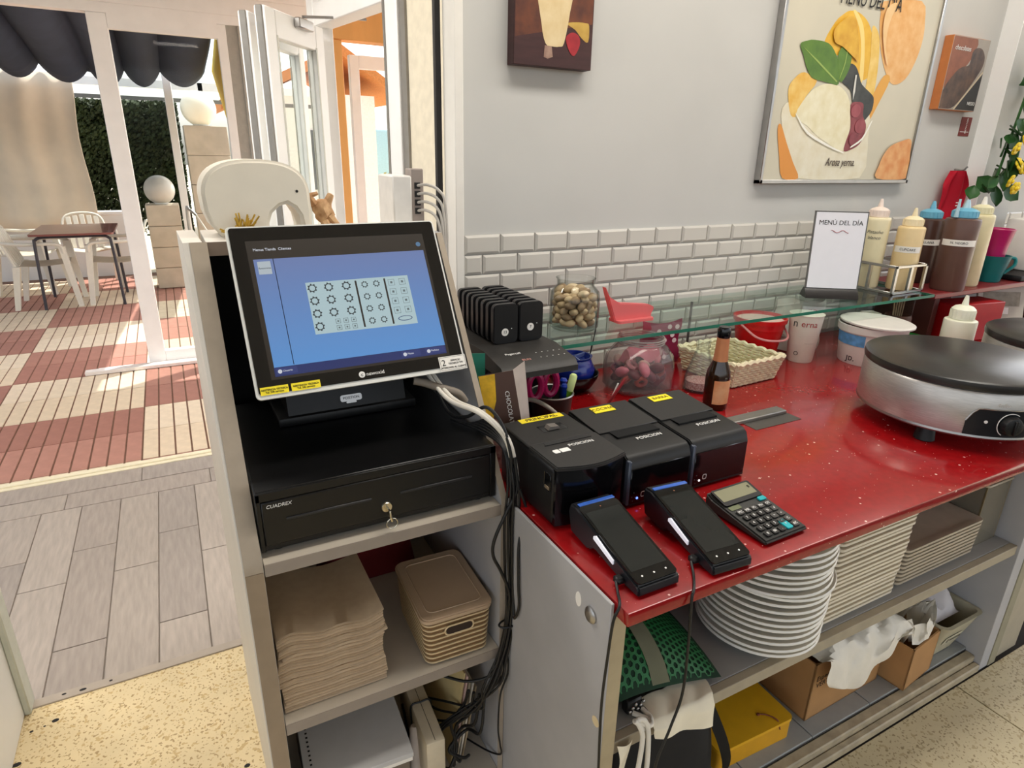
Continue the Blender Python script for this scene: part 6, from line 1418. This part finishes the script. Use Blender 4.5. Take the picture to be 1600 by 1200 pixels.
b = BM(); grid(b, 8, 12, lambda u, v: (.517+.03*u*(1-.4*v)+.004*math.sin(5*v), .584-.006*math.sin(3*u+4*v)-.004, .690-.10*v-.02*u*v)); tag(obj('paper_scrap', b, mat('white_cotton', (232, 222, 198), .85), ang=70), 'scrap of white paper hanging behind the white leads', 'paper')
# ------------------------------------------------------------------ bottom of the counter
ZG = .3442
def carton(label, x0_, x1_, y0_, y1_, h, txt=None, rz=0.):
    cx, cy = (x0_+x1_)/2, (y0_+y1_)/2; w2, d2 = (x1_-x0_)/2, (y1_-y0_)/2
    t = thing('cardboard_box', label, 'box', (cx, cy, ZG), rz, 'cardboard boxes on the counter floor'); m = mat('cardboard', (172, 128, 80), .8, var=.06, scale=14)
    for nm, q in (('front', (-w2, w2, -d2, -d2+.004)), ('back', (-w2, w2, d2-.004, d2)), ('side', (-w2, -w2+.004, -d2, d2)), ('side', (w2-.004, w2, -d2, d2))):
        b = BM(); box(b, q[0], q[1], q[2], q[3], 0, h); obj(nm, b, m, t)
    b = BM(); box(b, -w2, w2, -d2, d2, 0, .003); obj('bottom', b, m, t)
    if txt:
        for i, s in enumerate(txt): text('printed_text', s, .020, mat('print_dark', (74, 54, 34), .8), t, (-w2+.052, -d2-.0004, h*.72-.020*i), FRONT)
    return t
carton('cardboard box printed with small lettering, lined with a white bag', 1.150, 1.425, .662, .80, .165, ('Especiales', 'VERTICE'), R(1))
carton('plain cardboard box under the knotted white bag', 1.440, 1.575, .615, .79, .125, None, R(6))
carton('dark cardboard box at the back beside the grey bin', 1.46, 1.57, .86, 1.05, .24)
def plastic(label, loc, fn, rz=0):
    t = thing('plastic_bag', label, 'bag', loc, rz, 'white plastic bags in the boxes'); b = BM(); grid(b, 30, 22, fn); obj('film', b, mat('white_film', (230, 222, 206), .38, var=.05, scale=30, bump=.35), t, ang=32); return t
def pb1(u, v):
    x = -.145+.29*u; cr_ = .014*math.sin(14*u+3*v)*math.sin(9*v+2*u)+.009*math.sin(23*u+11*v)*math.sin(19*v+5*u)
    if v < .66:
        f = v/.66; return (x, .070-.128*f, max(-.016, .050*math.sin(PI*u)**.5*(1-f)**.6+cr_))
    f = (v-.66)/.34; z0 = max(-.016, cr_*(1-f))
    return (x+.01*math.sin(7*f), -.058-.020*math.sin(PI*f*.6)-.008*math.sin(11*u)**2, z0-f*.105*(.62+.38*math.sin(5.2*u-.2))+.006*math.sin(17*u+5*f)*f)
plastic('white plastic bag spilling over the printed cardboard box', (1.300, .705, ZG+.190), pb1)
def pb2(u, v):
    a = 2*PI*u; r_ = (.50+.50*v**.6); fl = .008*math.sin(5*a+6*v)+.006*math.sin(11*a)
    return (.078*r_*math.cos(a)+fl, .078*r_*math.sin(a)+fl*.6, -.03+.115*v-.095*max(0, v-.55)*2.2*(.7+.3*math.sin(3*a))+.012*math.sin(7*a+5*v)+fl+.006*math.sin(7*a+13*v)*math.sin(9*v))
plastic('white plastic bag with an open mouth over the plain cardboard box', (1.505, .692, ZG+.140), pb2, R(-12))
t = thing('grey_bin', 'grey-beige plastic bin of crumpled paper against the right panel', 'bin', (1.668, .745, ZG))
b = BM()
A = [b.verts.new((x, y, .003)) for x, y in rrect(-.062, .062, -.10, .10, .015, 3)]; B = [b.verts.new((x, y, .125)) for x, y in rrect(-.082, .082, -.135, .135, .02, 3)]; Cc = [b.verts.new((x, y, .131)) for x, y in rrect(-.086, .086, -.139, .139, .02, 3)]; D = [b.verts.new((x, y, .131)) for x, y in rrect(-.078, .078, -.130, .130, .018, 3)]; E_ = [b.verts.new((x, y, .008)) for x, y in rrect(-.058, .058, -.096, .096, .012, 3)]
for P_, Q_ in ((A, B), (B, Cc), (Cc, D), (D, E_)):
    n = len(P_)
    for i in range(n): b.faces.new((P_[i], P_[(i+1) % n], Q_[(i+1) % n], Q_[i]))
b.faces.new(list(reversed(A))); b.faces.new(E_)
bn = obj('tub', b, mat('bin_beige', (182, 174, 148), .5), t)
b = BM(); prism(b, rrect(-.045, .030, -.015, .012, .002), -.0005, .0006, M=Matrix.Translation((0, -.1215, .070)) @ Matrix.Rotation(R(90+16), 4, 'X')); lb_ = obj('label_plate', b, mat('bin_label', (200, 194, 170), .5), t)
text('label_text', 'E metos', .020, mat('label_ink', (90, 84, 70), .7), t, (-.005, -.1235, .070), (R(106), 0, 0))
t = thing('crumpled_paper', 'crumpled white paper heaped in the grey bin', 'paper', (1.668, .75, ZG+.012))
b = BM(); grid(b, 16, 18, lambda u, v: (-.058+.116*u, -.10+.2*v, .10+.075*math.sin(PI*u)**.6*math.sin(PI*v)**.5+.022*math.sin(11*u+4*v)*math.sin(9*v))); grid(b, 4, 4, lambda u, v: (-.05+.1*u, -.085+.17*v, 0)); obj('paper', b, mat('paper_lilac_white', (206, 200, 200), .8, var=.04), t, ang=35)
t = thing('yellow_folder', 'yellow plastic folder lying at the left of the counter floor', 'folder', (.985, .735, ZG), R(-2))
b = BM(); prism(b, rrect(-.115, .105, -.085, .15, .012), .050, .058); cv_ = obj('cover', b, mat('yellow_plastic', (222, 168, 30), .4, var=.05), t)
b = BM(); prism(b, rrect(-.113, .103, -.083, .148, .010), .0, .048); obj('body', b, mat('yellow_edge', (206, 150, 24), .45), t)
b = BM(); tube(b, [(.035, -.045, .0595), (.05, -.055, .0605), (.062, -.075, .0595), (.06, -.088, .045)], .0016, 6, 5); obj('elastic', b, mat('elastic_brown', (120, 56, 30), .6), cv_)
b = BM(); lathe(b, [(.004, .058), (.003, .061)], 12, Matrix.Translation((.035, -.045, 0)), capt=True); obj('elastic_knob', b, mat('elastic_brown', (120, 56, 30), .6), cv_)
t = thing('blue_saucer', 'round blue saucer on the yellow folder', 'saucer', (.955, .80, ZG+.0585))
b = BM(); lathe(b, [(.045, 0), (.048, .004), (.044, .010)], 28, capt=True); obj('dish', b, mat('lid_blue', (40, 92, 120), .4), t)
t = thing('black_rucksack', 'black cloth bag standing on the floor under the plate shelf', 'bag', (.70, .735, ZG), 0)
def rk(u, v):
    a = 2*PI*u; r_ = 1.0-.22*v**2+.05*math.sin(5*a+3*v); return (.150*r_*math.copysign(abs(math.cos(a))**.7, math.cos(a)), .125*r_*math.copysign(abs(math.sin(a))**.7, math.sin(a)), .002+.270*math.sin(PI/2*v))
b = BM(); grid(b, 36, 12, rk); rb_ = obj('body', b, mat('black_cloth', (20, 19, 20), .8, var=.2, scale=40), t, ang=70)
b = BM(); grid(b, 20, 3, lambda u, v: (lambda p: (p[0]*(1-v), p[1]*(1-v), .272))(rk(u, 1))); obj('top_flap', b, mat('black_cloth', (20, 19, 20), .8), t, ang=70)
b = BM(); grid(b, 3, 12, lambda u, v: (.075+.022*u+.07*v, -.10-.03*math.sin(PI*v), .24-.225*v+.01*u), .002); obj('strap', b, mat('black_strap', (30, 29, 29), .6), t)
